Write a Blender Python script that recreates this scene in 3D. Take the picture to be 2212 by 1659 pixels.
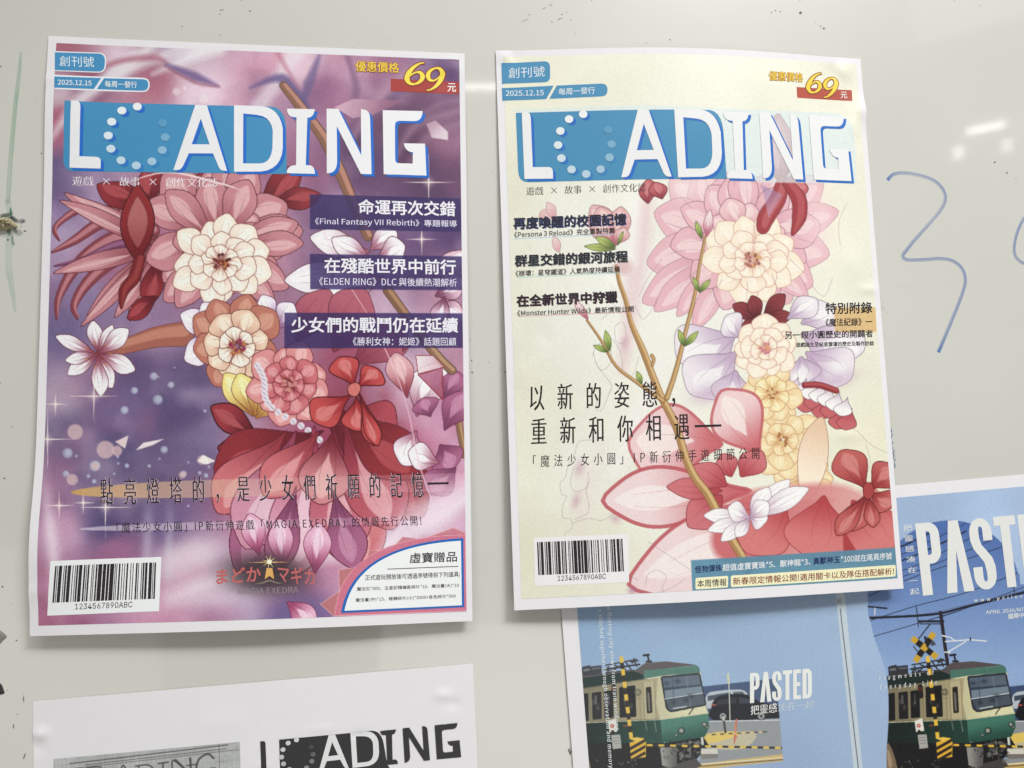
import bpy, bmesh, math, os, random
import numpy as np
from mathutils import Matrix, Vector

random.seed(7)
rng = np.random.default_rng(11)
scene = bpy.context.scene
for o in list(bpy.data.objects):
    bpy.data.objects.remove(o, do_unlink=True)
COL = scene.collection

# ------------------------------------------------------------------ camera
# board coordinates in millimetres: x along the board, y up, z out of the board
F = 1661.0
W2, H2 = 2212.0, 1659.0
RC = np.array([[0.9934741988173768, -0.015517527946203218, 0.11299656017158295],
               [0.007899021920258818, 0.9976839044415254, 0.06756058222822195],
               [-0.11378322256323485, -0.06622713299510913, 0.991295790931432]])
CP = np.array([186.7659259239953, -204.92232766048258, 400.37904682501187])


def bw(p):
    """board millimetres -> world metres (board in the xz plane, facing -y)"""
    p = np.asarray(p, float)
    return np.stack([p[..., 0], -p[..., 2], p[..., 1]], -1) / 1000.0


cam = bpy.data.cameras.new('camera')
cam.sensor_width = 36.0
cam.lens = F / W2 * 36.0
cam.clip_start = 0.01
cam.clip_end = 50.0
cam_ob = bpy.data.objects.new('camera', cam)
COL.objects.link(cam_ob)
ax = [Vector(bw(RC[i])) * 1000.0 for i in range(3)]
m3 = Matrix((ax[0], ax[1], ax[2])).transposed()
cam_ob.matrix_world = Matrix.Translation(Vector(bw(CP))) @ m3.to_4x4()
scene.camera = cam_ob

# ------------------------------------------------------------------ room light
world = bpy.data.worlds.new('World')
scene.world = world
world.use_nodes = True
bg = world.node_tree.nodes['Background']
bg.inputs[0].default_value = (1.0, 0.985, 0.965, 1)
bg.inputs[1].default_value = 0.18
scene.view_settings.view_transform = 'Standard'
scene.view_settings.look = 'None'
scene.view_settings.exposure = -0.06
scene.view_settings.gamma = 1.0
scene.render.film_transparent = False


def lamp(name, loc, target, sx, sy, power, col=(1, 0.985, 0.925), spread=180.0):
    """an area lamp, placed in board millimetres"""
    l = bpy.data.lights.new(name, 'AREA')
    l.shape = 'RECTANGLE'
    l.size, l.size_y = sx, sy
    l.energy = power
    l.color = col
    l.spread = math.radians(spread)
    o = bpy.data.objects.new(name, l)
    COL.objects.link(o)
    a, b = Vector(bw(loc)), Vector(bw(target))
    o.location = a
    o.rotation_euler = (b - a).to_track_quat('-Z', 'Y').to_euler()
    return o


KEY = (0.990, 0.990, 0.980)
WARM = (1.0, 0.95, 0.88)
lamp('ceiling_lamp', (1150, 1300, 1400), (400, -250, 0), 0.7, 0.25, 3.40, KEY, 55)
lamp('ceiling_lamp', (600, 1250, 1000), (380, -250, 0), 0.9, 0.25, 1.15, KEY, 60)
lamp('ceiling_lamp', (-300, 1300, 1300), (200, -250, 0), 0.9, 0.3, 2.30, KEY, 90)
lamp('ceiling_lamp', (2000, 1150, 1500), (540, 0, 0), 0.8, 0.3, 0.10, KEY, 70)
# fill lamps added low in front of the board, standing in for ambient light
lamp('fill_lamp', (500, -900, 1200), (250, -250, 0), 0.9, 0.6, 1.30, WARM, 120)
lamp('fill_lamp', (-700, -700, 1100), (0, -330, 0), 0.8, 0.6, 0.25, WARM, 70)
# the far tube and the far fitting whose mirror images show in the enamel
lamp('tube_lamp', (390, 985, 2150), (219, -19, 0), 1.1, 0.02, 1.0)
lamp('spot_lamp', (2415, 985, 2350), (511, -35, 0), 0.13, 0.03, 0.13)
lamp('spot_lamp', (2330, 900, 2400), (511, -35, 0), 0.035, 0.05, 0.045)
lamp('spot_lamp', (2470, 900, 2310), (511, -35, 0), 0.03, 0.05, 0.030)


# ------------------------------------------------------------------ colour helpers
def lin(c):
    c = np.asarray(c, float)
    return np.where(c <= 0.04045, c / 12.92, ((c + 0.055) / 1.055) ** 2.4)


def pix(c):
    return np.asarray(c, float) / 255.0


def albedo(c, white):
    """print colour as it looks beside a paper white -> base colour"""
    return np.clip((lin(pix(c)) / lin(pix(white))) ** 0.9 * 0.80, 0.004, 0.9)


def node_mat(name):
    m = bpy.data.materials.new(name)
    m.use_nodes = True
    nt = m.node_tree
    return m, nt, nt.nodes, nt.links, nt.nodes['Principled BSDF']


def paper_bump(nt, bsdf, strength, scale=900.0):
    n, l = nt.nodes, nt.links
    tc = n.new('ShaderNodeTexCoord')
    a = n.new('ShaderNodeTexNoise')
    a.inputs['Scale'].default_value = scale
    a.inputs['Detail'].default_value = 3
    b = n.new('ShaderNodeTexNoise')
    b.inputs['Scale'].default_value = 22
    b.inputs['Detail'].default_value = 2
    s = n.new('ShaderNodeMath')
    s.operation = 'MULTIPLY_ADD'
    s.inputs[1].default_value = 14.0
    bp = n.new('ShaderNodeBump')
    bp.inputs['Strength'].default_value = strength
    bp.inputs['Distance'].default_value = 0.0001
    l.new(tc.outputs['Object'], a.inputs['Vector'])
    l.new(tc.outputs['Object'], b.inputs['Vector'])
    l.new(b.outputs['Fac'], s.inputs[0])
    l.new(a.outputs['Fac'], s.inputs[2])
    l.new(s.outputs[0], bp.inputs['Height'])
    l.new(bp.outputs[0], bsdf.inputs['Normal'])


def flat_mat(name, base, rough=0.5, spec=0.35, bump=0.25, vary=0.04):
    m, nt, n, l, b = node_mat(name)
    b.inputs['Roughness'].default_value = rough
    b.inputs['Specular IOR Level'].default_value = spec
    tc = n.new('ShaderNodeTexCoord')
    no = n.new('ShaderNodeTexNoise')
    no.inputs['Scale'].default_value = 260
    no.inputs['Detail'].default_value = 4
    mix = n.new('ShaderNodeMix')
    mix.data_type = 'RGBA'
    base = np.asarray(base, float)
    mix.inputs[6].default_value = (*(base * (1 - vary)), 1)
    mix.inputs[7].default_value = (*np.minimum(base * (1 + vary), 0.92), 1)
    l.new(tc.outputs['Object'], no.inputs['Vector'])
    l.new(no.outputs['Fac'], mix.inputs[0])
    l.new(mix.outputs[2], b.inputs['Base Color'])
    if bump:
        paper_bump(nt, b, bump)
    return m


def ink_mat(name, alpha=False, rough=0.42, spec=0.4, bump=0.25):
    """takes its colour from the print's own colour attribute"""
    m, nt, n, l, b = node_mat(name)
    at = n.new('ShaderNodeAttribute')
    at.attribute_name = 'ink'
    tc = n.new('ShaderNodeTexCoord')
    no = n.new('ShaderNodeTexNoise')
    no.inputs['Scale'].default_value = 900
    no.inputs['Detail'].default_value = 2
    mr = n.new('ShaderNodeMapRange')
    mr.inputs[3].default_value = 0.90
    mr.inputs[4].default_value = 1.10
    mx = n.new('ShaderNodeVectorMath')
    mx.operation = 'SCALE'
    l.new(tc.outputs['Object'], no.inputs['Vector'])
    l.new(no.outputs['Fac'], mr.inputs[0])
    l.new(at.outputs['Color'], mx.inputs[0])
    l.new(mr.outputs[0], mx.inputs['Scale'])
    l.new(mx.outputs[0], b.inputs['Base Color'])
    b.inputs['Roughness'].default_value = rough
    b.inputs['Specular IOR Level'].default_value = spec
    if alpha:
        l.new(at.outputs['Alpha'], b.inputs['Alpha'])
    if bump:
        paper_bump(nt, b, bump)
    return m


_solid = {}


def solid(c, white):
    """one flat printing ink"""
    key = tuple(np.round(albedo(c, white), 4))
    if key not in _solid:
        _solid[key] = flat_mat('printing_ink', key, rough=0.45, spec=0.35, bump=0.2, vary=0.03)
    return _solid[key]


# ------------------------------------------------------------------ projection used to lay the prints out
def project(p):
    q = (np.asarray(p, float) - CP) @ RC.T
    return np.stack([W2 / 2 + F * q[..., 0] / -q[..., 2], H2 / 2 - F * q[..., 1] / -q[..., 2]], -1)


def unproject(xy, z=0.0):
    xy = np.asarray(xy, float)
    d = np.stack([(xy[..., 0] - W2 / 2) / F, -(xy[..., 1] - H2 / 2) / F, -np.ones(xy.shape[:-1])], -1) @ RC
    t = (z - CP[2]) / d[..., 2]
    return CP + d * t[..., None]


def reg(x0, y0, k):
    """a measuring window of the photograph"""
    def f(*a):
        a = np.asarray(a, float).reshape(-1, 2)
        return np.stack([x0 + a[:, 0] / k, y0 + a[:, 1] / k], 1)
    return f


A1, A2, A3, A4 = reg(0, 0, 4.032), reg(548.6, 0, 4.032), reg(1097.2, 0, 4.032), reg(1645.8, 0, 3.907)
B1, B2, B3, B4 = reg(0, 384, 4.032), reg(548.6, 384, 4.032), reg(1097.2, 384, 4.032), reg(1645.8, 384, 3.907)
C1, C2, C3, C4 = reg(0, 768, 4.032), reg(548.6, 768, 4.032), reg(1097.2, 768, 4.032), reg(1645.8, 768, 3.907)
D1, D2, D3, D4 = reg(0, 1152, 3.2727), reg(548.6, 1152, 3.2727), reg(1097.2, 1152, 3.2727), reg(1536.1, 1152, 3.2727)
PX = lambda *a: np.asarray(a, float).reshape(-1, 2)
J = lambda *a: np.concatenate(a, 0)


class Sheet:
    """a paper hung on the board: four corners and a height field that curls it off the board"""

    def __init__(self, corners, curl, size):
        self.c = np.asarray(corners, float)      # tl, tr, br, bl in board mm
        self.curl = curl
        self.size = size                         # mm
        a = self.c[1] - self.c[0]
        b = self.c[0] - self.c[3]
        n = np.cross(a, b)
        self.n = n / np.linalg.norm(n)

    def at(self, uv, off=0.0):
        uv = np.asarray(uv, float)
        u, v = uv[..., 0:1], uv[..., 1:2]
        p = (self.c[0] * (1 - u) + self.c[1] * u) * (1 - v) + (self.c[3] * (1 - u) + self.c[2] * u) * v
        h = self.curl(uv[..., 0], uv[..., 1])
        p = p.copy()
        p[..., 2] += h + off
        return p

    def uv(self, xy):
        xy = np.asarray(xy, float).reshape(-1, 2)
        uv = np.full(xy.shape, 0.5)
        for _ in range(14):
            f = project(self.at(uv)) - xy
            e = 1e-4
            du = (project(self.at(uv + [e, 0])) - xy - f) / e
            dv = (project(self.at(uv + [0, e])) - xy - f) / e
            det = du[:, 0] * dv[:, 1] - du[:, 1] * dv[:, 0]
            s = np.stack([(f[:, 0] * dv[:, 1] - f[:, 1] * dv[:, 0]) / det, (du[:, 0] * f[:, 1] - du[:, 1] * f[:, 0]) / det], 1)
            uv = np.clip(uv - np.clip(s, -0.3, 0.3), -0.6, 1.6)
        return uv


def g2(u, v, u0, v0, su, sv):
    return np.exp(-((u - u0) / su) ** 2 - ((v - v0) / sv) ** 2)


def corners_px(pts, lifts):
    return [unproject(np.array(p), z) for p, z in zip(pts, lifts)]


def placed(x, y, ang, w, h, z):
    ca, sa = math.cos(ang), math.sin(ang)
    return [[x + ca * a - sa * b, y + sa * a + ca * b, zz] for (a, b), zz in zip(((0, 0), (w, 0), (w, -h), (0, -h)), z)]


def curl_purple(u, v):
    h = 0.9 * np.sin(np.pi * u) * np.sin(np.pi * v) + 3.2 * np.sin(np.pi * np.clip(u, 0, 1)) ** 1.2 * np.clip(v, 0, 1) ** 5
    h = h + 4.2 * g2(u, v, 0.0, 0.86, 0.16, 0.10) + 1.6 * g2(u, v, 0.0, 0.12, 0.10, 0.10)
    h = h + 0.35 * np.sin(9 * u + 5 * v) * v * (1 - v) * 2
    h = h + 0.8 * g2(u, v, 0.970, 0.030, 0.022, 0.018) - 0.4 * g2(u, v, 0.95, 0.055, 0.025, 0.016) + 0.5 * g2(u, v, 0.0, 0.077, 0.022, 0.006)
    h = h + 0.5 * g2(u, v, 0.0, 0.93, 0.035, 0.012)
    return h


def curl_cream(u, v):
    uu = np.clip(u, 0, 1)
    h = 7.6 * np.sin(np.pi * uu) ** 1.35 * np.exp(-(v / 0.42) ** 2) + 3.2 * np.sin(np.pi * uu) * np.clip(v, 0, 1) ** 2
    h = h + 0.9 * g2(u, v, 0.945, 0.028, 0.022, 0.017) - 0.6 * g2(u, v, 0.915, 0.035, 0.022, 0.018) + 0.7 * g2(u, v, 0.02, 0.012, 0.018, 0.012) - 0.3 * g2(u, v, 0.05, 0.012, 0.02, 0.012)
    h = h + 1.6 * g2(u, v, 1.0, 0.105, 0.03, 0.022) + 0.5 * g2(u, v, 0.965, 0.135, 0.02, 0.02)
    for (a, b, c, d, e) in ((0.16, 0.47, 0.03, 0.012, 0.5), (0.10, 0.53, 0.02, 0.02, -0.35), (0.93, 0.40, 0.03, 0.03, 0.6), (0.88, 0.72, 0.04, 0.012, 0.4),
                            (0.28, 0.42, 0.02, 0.012, -0.3), (0.05, 0.60, 0.03, 0.03, 0.4), (0.97, 0.45, 0.03, 0.01, 0.5), (0.30, 0.55, 0.05, 0.02, 0.3)):
        h = h + e * g2(u, v, a, b, c, d)
    return h


def curl_draft(u, v):
    h = 0.5 * np.sin(np.pi * np.clip(u, 0, 1)) + 0.8 * v
    h = h + 1.1 * g2(u, v, 0.015, 0.052, 0.016, 0.008) - 0.5 * g2(u, v, 0.012, 0.074, 0.014, 0.009) + 0.7 * g2(u, v, 0.925, 0.048, 0.02, 0.008) - 0.5 * g2(u, v, 0.95, 0.065, 0.016, 0.008)
    for (a, b, c, d, e) in ((0.50, 0.135, 0.02, 0.004, 0.3), (0.64, 0.085, 0.03, 0.005, 0.3), (0.72, 0.10, 0.03, 0.005, -0.35), (0.41, 0.125, 0.02, 0.004, -0.3), (0.08, 0.17, 0.03, 0.012, 0.4), (0.40, 0.06, 0.05, 0.02, 0.25)):
        h = h + e * g2(u, v, a, b, c, d)
    return h


def curl_blue(u, v):
    return 0.35 * np.sin(3.0 * u + 1.0) + 0.25 * np.sin(7 * u + 4 * v) * 0.5 + 0.25


S_PURPLE = Sheet(corners_px(((105.4, 78), (1003.7, 115.3), (1020.7, 1341.6), (65.7, 1373.6)), (0.7, 0.7, 6.0, 6.5)), curl_purple, (210, 297))
S_CREAM = Sheet(corners_px(((1070.7, 109), (1858.8, 126.7), (1951.8, 1271.3), (1111, 1318.6)), (0.8, 0.9, 7.5, 7.0)), curl_cream, (210, 297))
S_DRAFT = Sheet(placed(0.1, -328.1, 0.0355, 210.5, 297, (0.4, 0.4, 2, 2)), curl_draft, (210, 297))
S_BLUE = Sheet(placed(253.6, -247.0, 0.0580, 297, 210, (0.4, 0.4, 0.6, 0.6)), curl_blue, (297, 210))


# ------------------------------------------------------------------ mesh helpers
def link(name, me, mat, parent=None):
    o = bpy.data.objects.new(name, me)
    if mat is not None:
        me.materials.append(mat)
    COL.objects.link(o)
    if parent is not None:
        o.parent = parent
        o.matrix_parent_inverse = Matrix.Translation(-parent.location) if parent.type == 'EMPTY' else Matrix.Identity(4)
    return o


def grid_mesh(name, P, colors=None, smooth=True):
    """P: rows x cols x 3 board mm"""
    r, c = P.shape[:2]
    co = bw(P).reshape(-1, 3)
    idx = np.arange(r * c).reshape(r, c)
    quads = np.stack([idx[:-1, :-1], idx[1:, :-1], idx[1:, 1:], idx[:-1, 1:]], -1).reshape(-1)
    me = bpy.data.meshes.new(name)
    me.vertices.add(r * c)
    me.vertices.foreach_set('co', co.astype(np.float32).ravel())
    nq = quads.size // 4
    me.loops.add(quads.size)
    me.loops.foreach_set('vertex_index', quads.astype(np.int32))
    me.polygons.add(nq)
    me.polygons.foreach_set('loop_start', np.arange(0, quads.size, 4, dtype=np.int32))
    me.polygons.foreach_set('loop_total', np.full(nq, 4, dtype=np.int32))
    me.update()
    if smooth:
        me.polygons.foreach_set('use_smooth', np.ones(nq, dtype=bool))
    if colors is not None:
        a = me.color_attributes.new('ink', 'FLOAT_COLOR', 'POINT')
        k = colors.reshape(-1, colors.shape[-1])
        if k.shape[1] == 3:
            k = np.concatenate([k, np.ones((len(k), 1))], 1)
        a.data.foreach_set('color', k.astype(np.float32).ravel())
    return me


def sheet_grid(S, rect, nu, nv):
    u = np.linspace(rect[0], rect[2], nu)
    v = np.linspace(rect[1], rect[3], nv)
    U, V = np.meshgrid(u, v)
    return np.stack([U, V], -1)


def paper_mesh(name, S, nu, nv, t=0.12):
    """closed thin slab"""
    uv = sheet_grid(S, (0, 0, 1, 1), nu, nv)
    top, bot = S.at(uv), S.at(uv, -t)
    bm = bmesh.new()
    a = [[bm.verts.new(bw(top[j, i])) for i in range(nu)] for j in range(nv)]
    b = [[bm.verts.new(bw(bot[j, i])) for i in range(nu)] for j in range(nv)]
    for j in range(nv - 1):
        for i in range(nu - 1):
            bm.faces.new((a[j][i], a[j + 1][i], a[j + 1][i + 1], a[j][i + 1])).smooth = True
            bm.faces.new((b[j][i], b[j][i + 1], b[j + 1][i + 1], b[j + 1][i])).smooth = True
    rim = [(0, i) for i in range(nu)] + [(j, nu - 1) for j in range(1, nv)] + [(nv - 1, i) for i in range(nu - 2, -1, -1)] + [(j, 0) for j in range(nv - 2, 0, -1)]
    for k in range(len(rim)):
        (j0, i0), (j1, i1) = rim[k], rim[(k + 1) % len(rim)]
        f = bm.faces.new((a[j0][i0], a[j1][i1], b[j1][i1], b[j0][i0]))
        f.smooth = False
    for e in bm.edges:
        if len(e.link_faces) == 2 and e.link_faces[0].smooth != e.link_faces[1].smooth:
            e.smooth = False
    me = bpy.data.meshes.new(name)
    bm.to_mesh(me)
    bm.free()
    return me


def slice_grid(bm, S, step):
    """cut a flat uv mesh so that it can follow the paper's curl (coords: u*size, v*size in mm)"""
    xs = [v.co.x for v in bm.verts]
    ys = [v.co.y for v in bm.verts]
    if not xs:
        return
    for axis, lo, hi in ((0, min(xs), max(xs)), (1, min(ys), max(ys))):
        if hi - lo < step * 1.3:
            continue
        k = math.floor(lo / step) + 1
        while k * step < hi - 1e-4:
            co = [0, 0, 0]
            no = [0, 0, 0]
            co[axis] = k * step
            no[axis] = 1
            bmesh.ops.bisect_plane(bm, geom=bm.verts[:] + bm.edges[:] + bm.faces[:], plane_co=co, plane_no=no, dist=1e-5)
            k += 1


def print_mesh(name, bm, S, off, step=None):
    """bm holds a flat mesh in sheet millimetres (x right, y down); lay it on the curled sheet"""
    bmesh.ops.triangulate(bm, faces=bm.faces[:])
    ys = [v.co.y for v in bm.verts]
    slice_grid(bm, S, 3.5 if S.size[0] > 250 else (1.6 if ys and min(ys) < 32 else 2.4))
    off = off * 1.6
    co = np.array([v.co[:2] for v in bm.verts]).reshape(-1, 2)
    P = bw(S.at(co / np.array(S.size), off))
    for v, p in zip(bm.verts, P):
        v.co = p
    bm.normal_update()
    fl = [f for f in bm.faces if f.normal.y > 0]
    if fl:
        bmesh.ops.reverse_faces(bm, faces=fl)
    for f in bm.faces:
        f.smooth = False
    me = bpy.data.meshes.new(name)
    bm.to_mesh(me)
    bm.free()
    return me


def smooth_poly(p, n=6, closed=True):
    p = np.asarray(p, float)
    k = len(p)
    out = []
    rg = range(k) if closed else range(k - 1)
    for i in rg:
        if closed:
            a, b, c, d = p[(i - 1) % k], p[i], p[(i + 1) % k], p[(i + 2) % k]
        else:
            a, b, c, d = p[max(i - 1, 0)], p[i], p[i + 1], p[min(i + 2, k - 1)]
        for t in np.arange(n) / n:
            out.append(0.5 * (2 * b + (c - a) * t + (2 * a - 5 * b + 4 * c - d) * t * t + (3 * b - a - 3 * c + d) * t ** 3))
    if not closed:
        out.append(p[-1])
    return np.array(out)


def rounded(pts, rad, n=5):
    """polygon with per-corner radii"""
    pts = np.asarray(pts, float)
    k = len(pts)
    out = []
    for i in range(k):
        r = rad[i] if hasattr(rad, '__len__') else rad
        p, a, b = pts[i], pts[i - 1], pts[(i + 1) % k]
        if r <= 0:
            out.append(p)
            continue
        d1, d2 = a - p, b - p
        l1, l2 = np.linalg.norm(d1), np.linalg.norm(d2)
        r1 = min(r, l1 * 0.5, l2 * 0.5)
        s, e = p + d1 / l1 * r1, p + d2 / l2 * r1
        for t in np.linspace(0, 1, n):
            out.append((1 - t) ** 2 * s + 2 * t * (1 - t) * p + t * t * e)
    return np.array(out)


def poly_into(bm, pts, holes=()):
    """fill polygon (with holes) into bm, planar"""
    edges = []
    for loop in (pts, *holes):
        vs = [bm.verts.new((p[0], p[1], 0)) for p in loop]
        edges += [bm.edges.new((vs[i], vs[(i + 1) % len(vs)])) for i in range(len(vs))]
    if holes or len(pts) > 4:
        bmesh.ops.triangle_fill(bm, use_beauty=True, use_dissolve=False, edges=edges)
    else:
        bmesh.ops.contextual_create(bm, geom=edges)


def mm(S, xy):
    return S.uv(xy) * np.array(S.size)


def patch(S, name, xy, c, white, off, parent, holes=(), step=6.0, kinds=None):
    """one printed flat colour area given by its outline"""
    bm = bmesh.new()
    poly_into(bm, mm(S, xy), [mm(S, h) for h in holes])
    return link(name, print_mesh(name, bm, S, off, step), solid(c, white), parent)


def patches(S, name, list_xy, c, white, off, parent, step=6.0):
    bm = bmesh.new()
    for it in list_xy:
        if isinstance(it, tuple):
            poly_into(bm, mm(S, it[0]), [mm(S, h) for h in it[1]])
        else:
            poly_into(bm, mm(S, it))
    return link(name, print_mesh(name, bm, S, off, step), solid(c, white), parent)


# ------------------------------------------------------------------ lettering
_fonts = {}


def font(kind):
    if kind not in _fonts:
        f = None
        try:
            d = os.path.join(bpy.utils.resource_path('LOCAL'), 'datafiles', 'fonts')
            f = bpy.data.fonts.load(os.path.join(d, {'cjk': 'Noto Sans CJK Regular.woff2', 'inter': 'Inter.woff2'}[kind]))
        except Exception:
            f = None
        _fonts[kind] = f
    return _fonts[kind]


_glyph = {}


_em = {}


def em_of(kind):
    """em height of a typeface in curve units, from its capital H"""
    if kind not in _em:
        _em[kind] = 1.0
        cu = bpy.data.curves.new('writing', 'FONT')
        if font(kind):
            cu.font = font(kind)
        cu.body = 'H'
        o = bpy.data.objects.new('writing', cu)
        COL.objects.link(o)
        bpy.context.view_layer.update()
        _em[kind] = o.dimensions.y / 0.73
        bpy.data.objects.remove(o, do_unlink=True)
        bpy.data.curves.remove(cu)
    return _em[kind]


def glyphs(body, kind='cjk', space=1.0, bx=0.0, by=0.0, vertical=False):
    """flat mesh of a line of writing: unit ink box (0..1, 0..1), with strokes fattened by bx, by (em)"""
    key = (body, kind, space, bx, by, vertical)
    if key in _glyph:
        return _glyph[key]
    cu = bpy.data.curves.new('writing', 'FONT')
    f = font(kind)
    if f:
        cu.font = f
    cu.body = '\n'.join(body) if vertical else body
    cu.space_character = space
    cu.resolution_u = 3
    if vertical:
        cu.align_x = 'CENTER'
        cu.space_line = space
    o = bpy.data.objects.new('writing', cu)
    COL.objects.link(o)
    bpy.context.view_layer.update()
    dg = bpy.context.evaluated_depsgraph_get()
    me = bpy.data.meshes.new_from_object(o.evaluated_get(dg))
    bpy.data.objects.remove(o, do_unlink=True)
    bpy.data.curves.remove(cu)
    bm = bmesh.new()
    bm.from_mesh(me)
    bpy.data.meshes.remove(me)
    bmesh.ops.remove_doubles(bm, verts=bm.verts[:], dist=1e-5)
    bm.normal_update()
    if bx or by:
        mv = {}
        for v in bm.verts:
            n = Vector((0, 0))
            for e in v.link_edges:
                if len(e.link_faces) == 1:
                    a, b = e.verts
                    d = (b.co - a.co).to_2d()
                    if d.length < 1e-9:
                        continue
                    p = Vector((d.y, -d.x)).normalized()
                    cen = e.link_faces[0].calc_center_median().to_2d() - a.co.to_2d()
                    if p.dot(cen) > 0:
                        p = -p
                    n += p
            if n.length > 1e-6:
                n.normalize()
                k = 1.25
                mv[v] = (max(-1, min(1, n.x * k)) * bx, max(-1, min(1, n.y * k)) * by)
        for v, (a, b) in mv.items():
            v.co.x += a * em_of(kind)
            v.co.y += b * em_of(kind)
    co = np.array([v.co[:2] for v in bm.verts])
    lo, hi = co.min(0), co.max(0)
    bm.verts.index_update()
    fs = [[v.index for v in f.verts] for f in bm.faces]
    bm.free()
    co = (co - lo) / (hi - lo)
    _glyph[key] = (co, fs)
    return _glyph[key]


def write(S, name, body, bl, br, tl, c, white, off, parent, kind='cjk', space=1.0, bold=0.0, ming=None, vertical=False, shift=None):
    """lay a line of writing between its ink corners (lower start, lower end, upper start)"""
    bx = by = bold
    if ming is not None:
        bx, by = ming
    co, fs = glyphs(body, kind, space, bx, by, vertical)
    q = mm(S, np.array([bl, br, tl], float).reshape(3, 2))
    if shift is not None:
        q = q + np.asarray(shift, float)
    p = q[0] + co[:, :1] * (q[1] - q[0]) + co[:, 1:] * (q[2] - q[0])
    bm = bmesh.new()
    vs = [bm.verts.new((x, y, 0)) for x, y in p]
    for f in fs:
        try:
            bm.faces.new([vs[i] for i in f])
        except ValueError:
            pass
    return link(name, print_mesh(name, bm, S, off), solid(c, white), parent)


def W3(f, x0, y0, x1, y1, h):
    """ink corners in a measuring window: lower start, lower end, and the height of the line"""
    a = f(x0, y0, x1, y1, x0, y0 - h)
    return a[0], a[1], a[2]


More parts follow.
